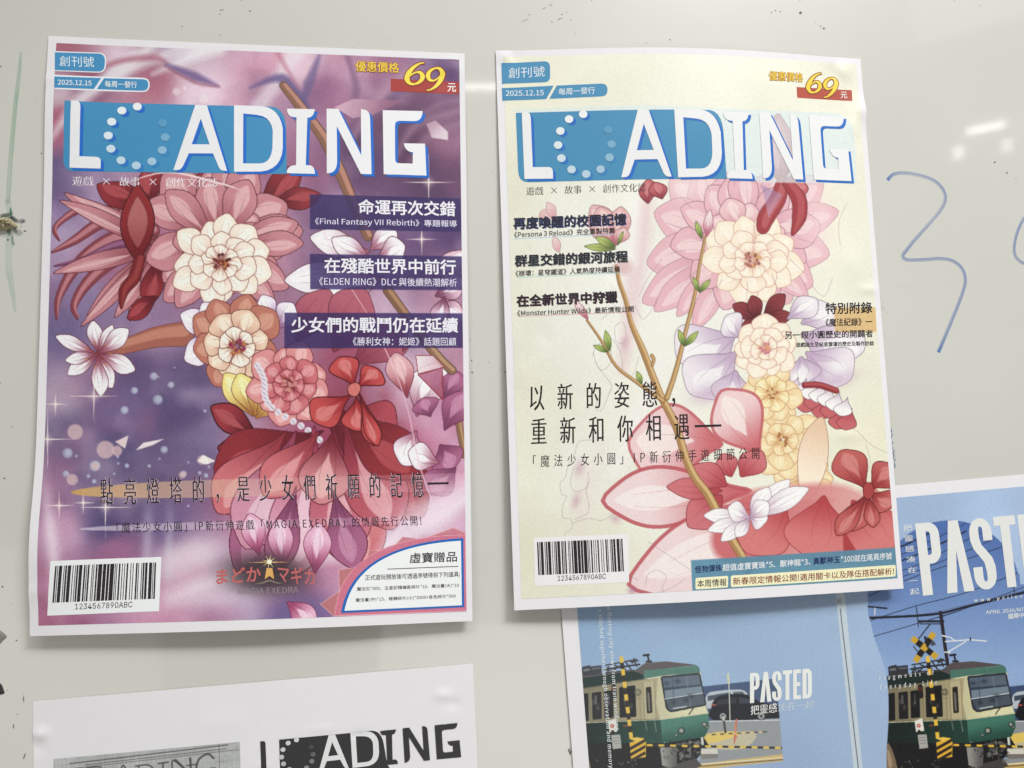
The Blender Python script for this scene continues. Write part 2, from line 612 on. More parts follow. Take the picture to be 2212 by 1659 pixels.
# ------------------------------------------------------------------ painted prints
class Canvas:
    """the printed picture of a sheet: a fine mesh whose vertices carry the ink"""

    def __init__(self, S, rect, nu, nv, bg=(255, 255, 255)):
        self.S, self.rect, self.nu, self.nv = S, rect, nu, nv
        self.uv = sheet_grid(S, rect, nu, nv)
        q = project(S.at(self.uv))
        self.X, self.Y = q[..., 0], q[..., 1]
        self.c = np.empty((nv, nu, 3))
        self.c[:] = pix(bg)

    def box(self, pts, pad):
        pts = np.asarray(pts, float)
        lo, hi = pts.min(0) - pad, pts.max(0) + pad
        b = np.array([[lo[0], lo[1]], [hi[0], lo[1]], [hi[0], hi[1]], [lo[0], hi[1]], [(lo[0] + hi[0]) / 2, lo[1]], [(lo[0] + hi[0]) / 2, hi[1]]])
        uv = self.S.uv(b)
        i = (uv[:, 0] - self.rect[0]) / (self.rect[2] - self.rect[0]) * (self.nu - 1)
        j = (uv[:, 1] - self.rect[1]) / (self.rect[3] - self.rect[1]) * (self.nv - 1)
        i0, i1 = int(max(0, i.min() - 4)), int(min(self.nu, i.max() + 5))
        j0, j1 = int(max(0, j.min() - 4)), int(min(self.nv, j.max() + 5))
        if i1 <= i0 or j1 <= j0:
            return None
        return slice(j0, j1), slice(i0, i1)

    def mix(self, sl, col, a):
        self.c[sl] += (col - self.c[sl]) * a[..., None]

    @staticmethod
    def sdf(X, Y, p):
        n = len(p)
        d = np.full(X.shape, 1e18)
        s = np.ones(X.shape)
        for i in range(n):
            a, b = p[i], p[i - 1]
            ex, ey = b[0] - a[0], b[1] - a[1]
            wx, wy = X - a[0], Y - a[1]
            t = np.clip((wx * ex + wy * ey) / (ex * ex + ey * ey + 1e-12), 0, 1)
            bx, by = wx - ex * t, wy - ey * t
            d = np.minimum(d, bx * bx + by * by)
            c1, c2, c3 = Y >= a[1], Y < b[1], ex * wy > ey * wx
            s = np.where((c1 & c2 & c3) | (~c1 & ~c2 & ~c3), -s, s)
        return s * np.sqrt(d)

    def fill(self, pts, col, grad=None, soft=0.8, alpha=1.0, smooth=0, line=None, lw=1.0, lalpha=1.0, edge=None, ew=8.0, ealpha=0.6, mult=False):
        """fill an outline; grad=(p0, p1, colour at p1); line = outline colour; edge = colour that soaks in from the rim"""
        p = np.asarray(pts, float)
        if smooth:
            p = smooth_poly(p, smooth)
        sl = self.box(p, soft * 2 + lw * 2 + 2)
        if sl is None:
            return
        X, Y = self.X[sl], self.Y[sl]
        d = self.sdf(X, Y, p)
        base = np.broadcast_to(pix(col), X.shape + (3,)).copy()
        if grad is not None:
            (x0, y0), (x1, y1), c1 = grad
            ex, ey = x1 - x0, y1 - y0
            t = np.clip(((X - x0) * ex + (Y - y0) * ey) / (ex * ex + ey * ey), 0, 1)
            t = t * t * (3 - 2 * t)
            base += (pix(c1) - base) * t[..., None]
        if edge is not None:
            k = np.exp(-np.clip(-d, 0, None) / ew) * ealpha
            base += (pix(edge) - base) * k[..., None]
        if mult:
            base = self.c[sl] * base
        self.mix(sl, base, np.clip(0.5 - d / (2 * soft), 0, 1) * alpha)
        if line is not None:
            self.mix(sl, pix(line), np.clip((lw - np.abs(d)) / 0.9 + 0.5, 0, 1) * lalpha)

    def stroke(self, pts, width, col, alpha=1.0, soft=0.7, smooth=5, col2=None):
        p = np.asarray(pts, float)
        n0 = len(p)
        w = np.broadcast_to(np.asarray(width, float), (n0,)) if np.ndim(width) == 0 else np.asarray(width, float)
        if len(w) != n0:
            w = np.interp(np.linspace(0, 1, n0), np.linspace(0, 1, len(w)), w)
        if smooth and n0 > 2:
            q = smooth_poly(p, smooth, False)
            w = np.interp(np.linspace(0, 1, len(q)), np.linspace(0, 1, n0), w)
            p = q
        sl = self.box(p, w.max() + soft * 2 + 1)
        if sl is None:
            return
        X, Y = self.X[sl], self.Y[sl]
        d = np.full(X.shape, 1e9)
        tt = np.zeros(X.shape)
        for i in range(len(p) - 1):
            ex, ey = p[i + 1] - p[i]
            wx, wy = X - p[i][0], Y - p[i][1]
            t = np.clip((wx * ex + wy * ey) / (ex * ex + ey * ey + 1e-12), 0, 1)
            dd = np.hypot(wx - ex * t, wy - ey * t) - (w[i] + (w[i + 1] - w[i]) * t) * 0.5
            if col2 is not None:
                tt = np.where(dd < d, (i + t) / (len(p) - 1), tt)
            d = np.minimum(d, dd)
        cc = pix(col) if col2 is None else pix(col) + (pix(col2) - pix(col)) * tt[..., None]
        self.mix(sl, cc, np.clip(0.5 - d / (2 * soft), 0, 1) * alpha)

    def glow(self, x, y, rx, ry, col, alpha=1.0, ang=0.0, power=1.0):
        r = max(rx, ry) * 2.6
        sl = self.box(PX(x - r, y - r, x + r, y + r), 1)
        if sl is None:
            return
        dx, dy = self.X[sl] - x, self.Y[sl] - y
        c, s = math.cos(ang), math.sin(ang)
        q = ((dx * c + dy * s) / rx) ** 2 + ((-dx * s + dy * c) / ry) ** 2
        self.mix(sl, pix(col), np.exp(-q ** power) * alpha)

    def disc(self, x, y, r, col, alpha=1.0, soft=1.0):
        sl = self.box(PX(x - r, y - r, x + r, y + r), soft * 2 + 1)
        if sl is None:
            return
        d = np.hypot(self.X[sl] - x, self.Y[sl] - y) - r
        self.mix(sl, pix(col), np.clip(0.5 - d / (2 * soft), 0, 1) * alpha)

    def sparkle(self, x, y, rx, ry, col=(232, 215, 205), w=1.4):
        self.glow(x, y, rx * 0.18, ry * 0.18, col, 0.45)
        self.stroke(PX(x - rx, y, x, y, x + rx, y), (0.1, w * 2, 0.1), col, 0.9, 0.8, 0)
        self.stroke(PX(x, y - ry, x, y, x, y + ry), (0.1, w * 2, 0.1), col, 0.9, 0.8, 0)

    def field(self, pts, power=3.2):
        """blend a colour field from many coloured points"""
        p = np.array([q[:2] for q in pts], float)
        c = np.array([q[2:5] for q in pts], float) / 255.0
        st = 4
        Xs, Ys = self.X[::st, ::st], self.Y[::st, ::st]
        w = 1.0 / (((Xs[..., None] - p[:, 0]) ** 2 + (Ys[..., None] - p[:, 1]) ** 2 + 120.0) ** (power / 2))
        f = (w @ c) / w.sum(-1, keepdims=True)
        self.c = upsample(f, self.c.shape[:2])

    def noise(self, cells, amp, seed, col=None, thresh=None):
        n = fbm(self.c.shape[:2], cells, seed)
        if col is None:
            self.c += (n[..., None] - 0.5) * amp
        else:
            a = np.clip((n - thresh) / 0.25, 0, 1) * amp
            self.c += (pix(col) - self.c) * a[..., None]

    def build(self, name, white, mat, off, parent, contrast=0.95):
        c = np.clip(self.c, 0.0, 1.0)
        a = np.clip((lin(c) / lin(pix(white))) ** contrast * 0.78, 0.004, 0.9)
        me = grid_mesh(name, self.S.at(self.uv, off * 1.6), a)
        return link(name, me, mat, parent)


def upsample(f, shape):
    r = np.linspace(0, f.shape[0] - 1, shape[0])
    c = np.linspace(0, f.shape[1] - 1, shape[1])
    r0 = np.clip(r.astype(int), 0, f.shape[0] - 2)
    c0 = np.clip(c.astype(int), 0, f.shape[1] - 2)
    fr, fc = (r - r0), (c - c0)
    fr, fc = fr * fr * (3 - 2 * fr), fc * fc * (3 - 2 * fc)
    if f.ndim == 3:
        fr, fc = fr[:, None, None], fc[None, :, None]
    else:
        fr, fc = fr[:, None], fc[None, :]
    a, b = f[r0][:, c0], f[r0][:, c0 + 1]
    d, e = f[r0 + 1][:, c0], f[r0 + 1][:, c0 + 1]
    return (a * (1 - fc) + b * fc) * (1 - fr) + (d * (1 - fc) + e * fc) * fr


def fbm(shape, cells, seed, octaves=4):
    g = np.random.default_rng(seed)
    out = np.zeros(shape)
    amp, tot = 1.0, 0.0
    asp = shape[0] / shape[1]
    for k in range(octaves):
        n = cells * 2 ** k
        out += amp * upsample(g.random((max(3, int(n * asp) + 2), n + 2)), shape)
        tot += amp
        amp *= 0.5
    return out / tot


def petal_shape(b, t, w, bend=0.0, fat=0.55, n=9, tipw=0.0):
    """outline of a petal from base b to tip t, widest at fat, bent sideways"""
    b, t = np.asarray(b, float), np.asarray(t, float)
    d = t - b
    L = np.hypot(*d)
    d = d / L
    nrm = np.array([-d[1], d[0]])
    s = np.linspace(0, 1, n)
    k = math.log(0.5) / math.log(fat)
    prof = np.sin(np.pi * s ** k) ** 0.85 * (1 - tipw) + tipw * np.sqrt(s) * (s < 0.999)
    mid = b + np.outer(s, d) * L + np.outer(np.sin(np.pi * s * 0.5) ** 2 * bend - s * 0 * bend, nrm)
    mid = mid - np.outer(s * 0.0, nrm)
    lft = mid + np.outer(prof * w * 0.5, nrm)
    rgt = mid - np.outer(prof * w * 0.5, nrm)
    return J(lft, rgt[::-1][1:-1])


def petal(cv, b, t, w, bend=0.0, dark=(160, 60, 70), light=(220, 160, 160), line=(95, 35, 45), fat=0.55, hi=None, lw=0.9, vein=True, lalpha=0.85, alpha=1.0, edge=None):
    p = petal_shape(b, t, w, bend, fat)
    b, t = np.asarray(b, float), np.asarray(t, float)
    cv.fill(p, dark, (b, b + (t - b) * 0.75, light), 0.9, alpha, 3, line, lw, lalpha, edge=edge)
    if hi is not None:
        q = petal_shape(b + (t - b) * 0.30, b + (t - b) * 0.92, w * 0.42, bend * 0.7, fat)
        cv.fill(q, hi, None, 1.6, 0.75 * alpha, 3)
    if vein:
        d = t - b
        n = np.array([-d[1], d[0]]) / np.hypot(*d)
        for k in (-0.18, 0.1):
            cv.stroke(np.array([b + d * 0.12 + n * k * w * 0.3, b + d * 0.5 + n * (k * w + bend * 0.4), b + d * 0.8 + n * (k * w * 0.7 + bend * 0.8)]), (1.6, 1.2, 0.3), line, 0.45 * alpha)


def bloom(cv, x, y, r, palette, layers=3, count=9, seed=1, squash=1.0, line=(110, 45, 55), core=None, tilt=0.0):
    """an open many-petalled flower"""
    g = random.Random(seed)
    for L in range(layers):
        k = 1 - L / (layers + 0.35)
        dark, light, hi = palette[min(L, len(palette) - 1)]
        n = max(5, int(count - L * 1.3))
        a0 = g.random() * 6.28
        for i in range(n):
            a = a0 + i * 6.283 / n + g.uniform(-0.12, 0.12)
            rr = r * k * g.uniform(0.88, 1.08)
            tx, ty = x + math.cos(a + tilt) * rr, y + math.sin(a + tilt) * rr * squash
            petal(cv, (x + math.cos(a) * r * 0.05, y + math.sin(a) * r * 0.05), (tx, ty), rr * g.uniform(0.62, 0.85) * 6.5 / n * 1.25, g.uniform(-0.12, 0.12) * rr, dark, light, line, 0.68, hi)
    if core:
        for i in range(26):
            a, q = g.random() * 6.28, r * 0.17 * math.sqrt(g.random())
            cv.disc(x + math.cos(a) * q, y + math.sin(a) * q * squash, r * 0.022 + 1.2, core[i % len(core)], 0.95, 0.8)


def ribbon(cv, pts, w, col, light, line, lw=0.9):
    """a flowing band with a lighter half"""
    w = np.asarray(w, float)
    cv.stroke(pts, w + lw * 2.4, line, 0.9)
    cv.stroke(pts, w, col)
    p = np.asarray(pts, float)
    cv.stroke(p + np.array([0.10, -0.14]) * w.max(), w * 0.48, light, 0.85, 1.6)


def leaf(cv, b, t, w, dark, light, line):
    petal(cv, b, t, w, 0, dark, light, line, 0.5, None, 0.7, False)
    cv.stroke(PX(*b, *t), (1.4, 0.4), line, 0.6, 0.6, 0)


# ------------------------------------------------------------------ tagging
def thing(name, label, cat, S=None, group=None):
    o = bpy.data.objects.new(name, None)
    COL.objects.link(o)
    o.empty_display_size = 0.02
    if S is not None:
        o.location = Vector(bw(S.at(np.array([[0.5, 1.0]])))[0])
    o['label'] = label
    o['category'] = cat
    if group:
        o['group'] = group
    return o


# ------------------------------------------------------------------ the whiteboard
BOARD_W = (178, 174, 160)


def board_material():
    m, nt, n, l, b = node_mat('white_enamel')
    tc = n.new('ShaderNodeTexCoord')
    no = n.new('ShaderNodeTexNoise')
    no.inputs['Scale'].default_value = 5.0
    no.inputs['Detail'].default_value = 5
    cr = n.new('ShaderNodeValToRGB')
    cr.color_ramp.elements[0].color = (0.600, 0.598, 0.548, 1)
    cr.color_ramp.elements[1].color = (0.650, 0.648, 0.594, 1)
    cr.color_ramp.elements[0].position = 0.3
    cr.color_ramp.elements[1].position = 0.7
    l.new(tc.outputs['Object'], no.inputs['Vector'])
    l.new(no.outputs['Fac'], cr.inputs[0])
    l.new(cr.outputs[0], b.inputs['Base Color'])
    b.inputs['Roughness'].default_value = 0.32
    b.inputs['Specular IOR Level'].default_value = 0.3
    b.inputs['Coat Weight'].default_value = 0.9
    b.inputs['Coat Roughness'].default_value = 0.05
    w = n.new('ShaderNodeTexNoise')
    w.inputs['Scale'].default_value = 240.0
    w.inputs['Detail'].default_value = 3
    w.inputs['Distortion'].default_value = 0.6
    bp = n.new('ShaderNodeBump')
    bp.inputs['Strength'].default_value = 1.0
    bp.inputs['Distance'].default_value = 0.0000028
    l.new(tc.outputs['Object'], w.inputs['Vector'])
    l.new(w.outputs['Fac'], bp.inputs['Height'])
    l.new(bp.outputs[0], b.inputs['Coat Normal'])
    return m


board = thing('whiteboard', 'large glossy off-white whiteboard with faint marker traces, the printed sheets hang on it', 'whiteboard', None)


def box_mesh(name, x0, y0, x1, y1, z0, z1):
    bm = bmesh.new()
    bmesh.ops.create_cube(bm, size=1.0)
    for v in bm.verts:
        v.co = Vector(bw(np.array([x0 if v.co.x < 0 else x1, y0 if v.co.y < 0 else y1, z0 if v.co.z < 0 else z1])))
    bmesh.ops.recalc_face_normals(bm, faces=bm.faces[:])
    me = bpy.data.meshes.new(name)
    bm.to_mesh(me)
    bm.free()
    return me


link('enamel_panel', box_mesh('enamel_panel', -1000, -900, 1500, 620, -12, 0), board_material(), board)

marker_mat = ink_mat('marker_ink', alpha=True, rough=0.4, spec=0.3, bump=0)
marker_mat.use_backface_culling = False


def brush(name, pts, width, fn, off=0.06, lanes=9, smooth=8, label=None):
    """a marker stroke on the board; fn(t, s) -> rgba with t along and s across (-1..1)"""
    q = smooth_poly(np.asarray(pts, float), smooth, False)
    p = unproject(q)[:, :2]
    d = np.gradient(p, axis=0)
    d /= np.linalg.norm(d, axis=1)[:, None] + 1e-9
    n = np.stack([-d[:, 1], d[:, 0]], 1)
    s = np.linspace(-1, 1, lanes)
    w = np.interp(np.linspace(0, 1, len(p)), np.linspace(0, 1, np.size(width)), np.atleast_1d(width)) * 0.5
    P = np.empty((len(p), lanes, 3))
    P[..., :2] = p[:, None, :] + n[:, None, :] * (s[None, :, None] * w[:, None, None])
    P[..., 2] = off
    T, Sx = np.meshgrid(np.linspace(0, 1, len(p)), s, indexing='ij')
    rgba = fn(T, Sx)
    me = grid_mesh(name, P, rgba, False)
    me.update()
    if me.polygons[0].normal.y > 0:
        me.flip_normals()
    o = link(name, me, marker_mat, board)
    if label:
        o['label'] = label
    return o


def ink_fn(col, a0, streak, seed, ends=(0, 0), rim=0.0, k=7):
    g = np.random.default_rng(seed)
    lane = g.random(64)

    def f(T, S):
        base = np.empty(T.shape + (4,))
        base[..., :3] = lin(pix(col))
        st = np.interp((S + 1) * 0.5 * 8, np.arange(64), lane)
        al = np.interp(T * k, np.arange(64), g.random(64))
        a = a0 * (1 - streak * st) * (0.65 + 0.6 * al) + rim * np.clip(S, 0, 1) ** 3
        a = a * np.clip((1 - np.abs(S)) * 4, 0, 1)
        a = a + ends[0] * np.exp(-T / 0.02) + ends[1] * np.exp(-(1 - T) / 0.015)
        a = a * np.clip((1 - np.abs(S)) * 4, 0.0, 1)
        base[..., 3] = np.clip(a, 0, 0.95)
        return base
    return f


three = [(1917, 389), (1930, 377), (1953, 374), (1986, 379), (2017, 390), (2035, 407), (2042, 428), (2032, 453), (2009, 481), (1981, 512), (1958, 540), (1950, 553),
         (1958, 561), (1978.5, 562), (2004, 560.6), (2030, 559), (2053, 562), (2070.7, 572), (2082, 588.8), (2084.7, 609), (2078, 635), (2065.5, 668), (2047.6, 711.6), (2027, 761)]
brush('marker_stroke', three, 2.3, ink_fn((84, 124, 192), 0.50, 0.92, 3, (0.5, 0.5), 0.30, 9), lanes=15, smooth=10, label='pale blue handwritten figure three')
brush('marker_stroke', [(2226, 455), (2210, 474), (2198, 499), (2191, 527), (2191, 548), (2198.6, 561), (2214, 570), (2240, 572), (2262, 558), (2268, 530), (2255, 505)], 2.3, ink_fn((84, 124, 192), 0.48, 0.9, 5, (0, 0), 0.30, 6), lanes=15, label='pale blue round handwritten stroke')
brush('marker_stroke', [(44.6, 112), (42, 150), (33, 230), (24, 330), (18.6, 411), (17, 440)], (1.0, 2.2, 2.4, 2.6, 2.2), ink_fn((80, 170, 125), 0.34, 0.6, 8, k=14), label='wiped green marker streak')
brush('marker_stroke', [(16, 430), (24, 470), (20, 520), (20, 580), (25, 615), (31, 655), (33, 675)], (3.0, 3.4, 3.6, 2.5, 1.0), ink_fn((95, 170, 140), 0.20, 0.5, 9, k=12), label='faint green marker trace')

# ink dots, flecks and scuffs: one mesh of small smears
def smears(name, items, parent, seed=1):
    g = np.random.default_rng(seed)
    bm = bmesh.new()
    lay = bm.verts.layers.float_color.new('ink')
    for (x, y, rx, ry, ang, col, al) in items:
        c = unproject(np.array([x, y], float))
        n = 12
        ca, sa = math.cos(ang), math.sin(ang)
        ring = []
        for ring_k, af in ((0.0, 1.0), (0.55, 1.0), (1.0, 0.0)):
            if ring_k == 0:
                vs = [bm.verts.new((c[0], c[1], 0))]
            else:
                vs = []
                for i in range(n):
                    a = i * 6.283 / n
                    k = ring_k * (0.7 + 0.6 * g.random())
                    ex, ey = math.cos(a) * rx * k * 0.235, math.sin(a) * ry * k * 0.235
                    vs.append(bm.verts.new((c[0] + ex * ca - ey * sa, c[1] + ex * sa + ey * ca, 0)))
            for v in vs:
                v[lay] = (*lin(pix(col)), al * af)
            ring.append(vs)
        for i in range(n):
            bm.faces.new((ring[0][0], ring[1][i], ring[1][(i + 1) % n]))
            bm.faces.new((ring[1][i], ring[2][i], ring[2][(i + 1) % n], ring[1][(i + 1) % n]))
    for v in bm.verts:
        v.co = Vector(bw(np.array([v.co.x, v.co.y, 0.09])))
    bm.normal_update()
    fl = [f for f in bm.faces if f.normal.y > 0]
    bmesh.ops.reverse_faces(bm, faces=fl)
    me = bpy.data.meshes.new(name)
    bm.to_mesh(me)
    bm.free()
    return link(name, me, marker_mat, parent)


K = (25, 25, 28)
dots = []
for f, pts in ((A1, ((1925, 88, 7), (1945, 85, 6), (1918, 125, 6), (2176, 97, 8), (1586, 232, 6), (1915, 307, 6), (5, 580, 8), (362, 1337, 7), (313, 880, 4), (2105, 3, 5))),
               (A2, ((612, 77, 4), (1160, 345, 4), (2080, 1500, 4), (860, 415, 3))),
               (A3, ((730, 5, 6), (1206, 373, 6), (1410, 345, 8), (880, 97, 4), (512, 105, 5), (588, 296, 5), (545, 175, 6), (470, 125, 7))),
               (A4, ((320, 8, 5), (80, 104, 8), (115, 90, 8), (155, 98, 8), (325, 108, 17), (452, 188, 5), (492, 222, 8), (522, 240, 12), (1625, 8, 5), (1836, 50, 6), (1965, 1370, 10), (2068, 1459, 10), (2143, 1507, 6))),
               (B2, ((1885, 1412, 5), (1897, 1590, 6), (2150, 0, 3))),
               (C2, ((1895, 43, 6), (2045, 58, 5), (2145, 125, 5), (2185, 147, 8), (1900, 148, 9), (2070, 100, 3), (2180, 1260, 4))),
               (B4, ((1017, 1093, 5), (1032, 1110, 5), (1060, 1142, 5))),
               (C1, ((105, 620, 6), (38, 1070, 8), (8, 240, 5))),
               (D1, ((18, 378, 8), (118, 757, 7), (80, 497, 4), (125, 1280, 5), (55, 1110, 5))),
               (D2, ((1190, 560, 3), (1345, 1240, 3))),
               (B1, ((220, 465, 10), (70, 540, 9), (100, 350, 8), (205, 380, 7), (185, 425, 6), (110, 520, 5), (125, 575, 7)))):
    for (x, y, r) in pts:
        p = f(x, y)[0]
        dots.append((p[0], p[1], r / 4 * 1.15, r / 4 * 0.95, rng.random() * 3, K, 0.70))
for (x, y, rx, ry, a, c, al) in ((12, 392 + 74, 14, 6, 0.2, (20, 60, 50), 0.55), (30, 474, 14, 7, -0.4, (30, 45, 45), 0.55), (24, 460, 3, 12, 0.1, (15, 120, 90), 0.6), (48, 478, 8, 6, 0.3, (90, 90, 110), 0.45),
                                 (27, 520, 3, 14, 0.1, (70, 130, 110), 0.4), (40, 502, 10, 8, 0, (150, 160, 150), 0.4), (19, 500, 5, 12, 0.2, (30, 130, 100), 0.4), (33, 497, 4, 9, 0.2, (40, 60, 55), 0.4)):
    dots.append((x, y, rx, ry, a, c, al))
for (x, y, rx, ry, a, al) in ((51, 1509, 2, 9, 0, 0.4), (29.6, 1569, 2, 7, 0, 0.5), (53, 1633, 2, 7, 0.3, 0.5), (1232, 1625, 3, 6, 0.3, 0.8), (1238, 1629, 2, 5, 0.2, 0.8), (1229, 1620, 2, 5, 0.4, 0.8),
                              (1175, 18, 6, 1.6, -0.5, 0.35), (1190, 11, 5, 1.6, -0.2, 0.45), (1210, 41, 9, 2, -0.4, 0.35), (1135, 44, 12, 1.8, -0.5, 0.25), (1192, 47, 4, 2, 0.6, 0.3), (1143, 32, 4, 2, 0, 0.3),
                              (1950, 620, 30, 2, 0.2, 0.04)):
    dots.append((x, y, rx, ry, -a, (70, 70, 75), al))
for k in range(26):
    t = k / 25
    x0 = 1923 + 11 * t + rng.uniform(-2, 2)
    y0 = 930 + 78 * t + rng.uniform(-2, 2)
    if k < 6 or rng.random() < 0.75:
        dots.append((x0, y0, 1.6, 7 if k < 7 else 5, -0.25 + rng.uniform(-0.2, 0.2), (45, 85, 160), 0.75 if k < 7 else 0.55))
smears('ink_flecks', dots, board, 4)['kind'] = 'stuff'

# ------------------------------------------------------------------ masthead letters, measured once
def arc(a, b, c, n=5):
    a, b, c = (np.asarray(q, float) for q in (a, b, c))
    return [tuple((1 - t) ** 2 * a + 2 * t * (1 - t) * b + t * t * c) for t in np.linspace(0, 1, n)]


LG = {}
LG['L'] = (A1((620, 877), (655, 877), *arc((660, 877), (706, 880), (703, 935)), (693, 1362), (838, 1368), *arc((842, 1368), (884, 1372), (880, 1415)), (878, 1470), (608, 1462)), ())
LG['A'] = (A1((1703, 915), (1803, 918), (1980, 1490), (1950, 1489), *arc((1945, 1488), (1915, 1486), (1900, 1440)), (1857, 1338), (1646, 1337), *arc((1600, 1440), (1580, 1484), (1545, 1483)), (1512, 1482)),
           (A1((1750, 1035), (1828, 1260), (1672, 1258)),))
LG['D'] = (J(A1((2040, 918)), A2((60, 926), *arc((70, 927), (225, 945), (252, 1120), 7), *arc((252, 1290), (240, 1480), (60, 1496), 7)), A1((2040, 1497))),
           (J(A1((2120, 990)), A2((20, 1002), *arc((30, 1003), (150, 1015), (165, 1140), 6), *arc((162, 1290), (150, 1425), (50, 1426), 6)), A1((2118, 1425))),))
LG['I'] = (A2((290, 948), (532, 953), *arc((528, 970), (515, 1028), (466, 1028)), (452, 1440), *arc((490, 1442), (532, 1450), (532, 1516)), (288, 1510), *arc((288, 1490), (300, 1440), (368, 1440)), (372, 1024), *arc((350, 1022), (298, 1020), (290, 970))), ())
LG['N'] = (A2((633, 948), (735, 950), (935, 1355), (932, 952), *arc((950, 954), (1010, 960), (1012, 1030)), (1025, 1519), (932, 1517), (722, 1100), (725, 1410), *arc((725, 1425), (715, 1508), (650, 1511)), (635, 1511)), ())
LG['G'] = (A2((1122, 962), (1470, 970), *arc((1465, 1000), (1455, 1060), (1390, 1057)), (1290, 1055), *arc((1268, 1054), (1226, 1056), (1228, 1100)), (1230, 1380), *arc((1231, 1395), (1232, 1424), (1270, 1424)), (1382, 1427), (1385, 1327), (1372, 1327), *arc((1366, 1327), (1312, 1310), (1305, 1250)), (1490, 1253), (1502, 1531), (1130, 1519)), ())
LG_DOTS = [(1198, 930), (1064, 965), (975, 1062), (945, 1182), (968, 1297), (1056, 1398), (1189, 1443), (1325, 1407), (1415, 1309), (1441, 1197), (1419, 1074)]
LG_BLOCK = J(A1((562, 877)), A2((130, 930), *arc((165, 931), (270, 950), (280, 1100), 6), (286, 1516)), A1((650, 1492), *arc((640, 1490), (560, 1490), (553, 1400), 6)))
_o, _x, _y = (mm(S_PURPLE, A1(*p)) if f is None else mm(S_PURPLE, f(*p)) for p, f in (((608, 1462), None), ((1502, 1531), A2), ((620, 877), None)))
_M = np.linalg.inv(np.stack([(_x - _o)[0], (_y - _o)[0]], 1))


def logo_local(xy):
    return (mm(S_PURPLE, xy) - _o) @ _M.T


LOC = {k: (logo_local(a), [logo_local(h) for h in hs]) for k, (a, hs) in LG.items()}
LOC_DOTS = logo_local(A1(*LG_DOTS))
LOC_BLOCK = logo_local(LG_BLOCK)
DOT_A = [1.0, 0.98, 0.95, 0.90, 0.82, 0.75, 0.66, 0.56, 0.44, 0.30, 0.14]


def flat_bm(bm, S, loops, name, mat, off, parent, shift=(0, 0), step=6.0):
    for a, hs in loops:
        poly_into(bm, a + shift, [h + shift for h in hs])
    return link(name, print_mesh(name, bm, S, off, step), mat, parent)


def masthead(S, ref, white, parent, ink, shadow, block, dot_hi, letters='LADING', block_off=0.10, shift=(1.5, 1.25), block_poly=None):
    o, x, y = (mm(S, np.array([p], float))[0] for p in ref)
    B = np.stack([x - o, y - o], 1)
    to = lambda q: o + q @ B.T
    panel = None
    if block is not None:
        bp = to(LOC_BLOCK) if block_poly is None else mm(S, block_poly)
        panel = flat_bm(bmesh.new(), S, [(bp, [])], 'masthead_panel', solid(block, white), block_off, parent)
    rmm = 2.15 * np.linalg.norm(B[:, 0]) / 174.0
    ring = lambda c, r: np.stack([c[0] + np.cos(np.linspace(0, 6.283, 20, False)) * r, c[1] + np.sin(np.linspace(0, 6.283, 20, False)) * r * 0.93], 1)
    if shadow is not None:
        for k in letters:
            flat_bm(bmesh.new(), S, [(to(LOC[k][0]), [to(h) for h in LOC[k][1]])], 'masthead_letter_shadow', solid(shadow, white), block_off + 0.05, parent, shift)
        for d in range(len(LOC_DOTS)):
            if DOT_A[d] < 0.35:
                continue
            c = to(LOC_DOTS[d]) + np.array(shift)
            f = (DOT_A[d] - 0.3) / 0.7
            col = np.array(block) * (1 - f) + np.array(shadow) * f
            flat_bm(bmesh.new(), S, [(ring(c, rmm), [])], 'dot_shadow', solid(col, white), block_off + 0.05, parent)
    let = {}
    for k in letters:
        a, hs = LOC[k]
        c = ink[k] if isinstance(ink, dict) else ink
        let[k] = flat_bm(bmesh.new(), S, [(to(a), [to(h) for h in hs])], 'masthead_letter', solid(c, white), block_off + 0.10, parent)
    for d in range(len(LOC_DOTS)):
        c = to(LOC_DOTS[d])
        col = np.array(block) * (1 - DOT_A[d]) + np.array(dot_hi) * DOT_A[d]
        flat_bm(bmesh.new(), S, [(ring(c, rmm), [])], 'loading_dot', solid(col, white), block_off + 0.10, parent)
    return to


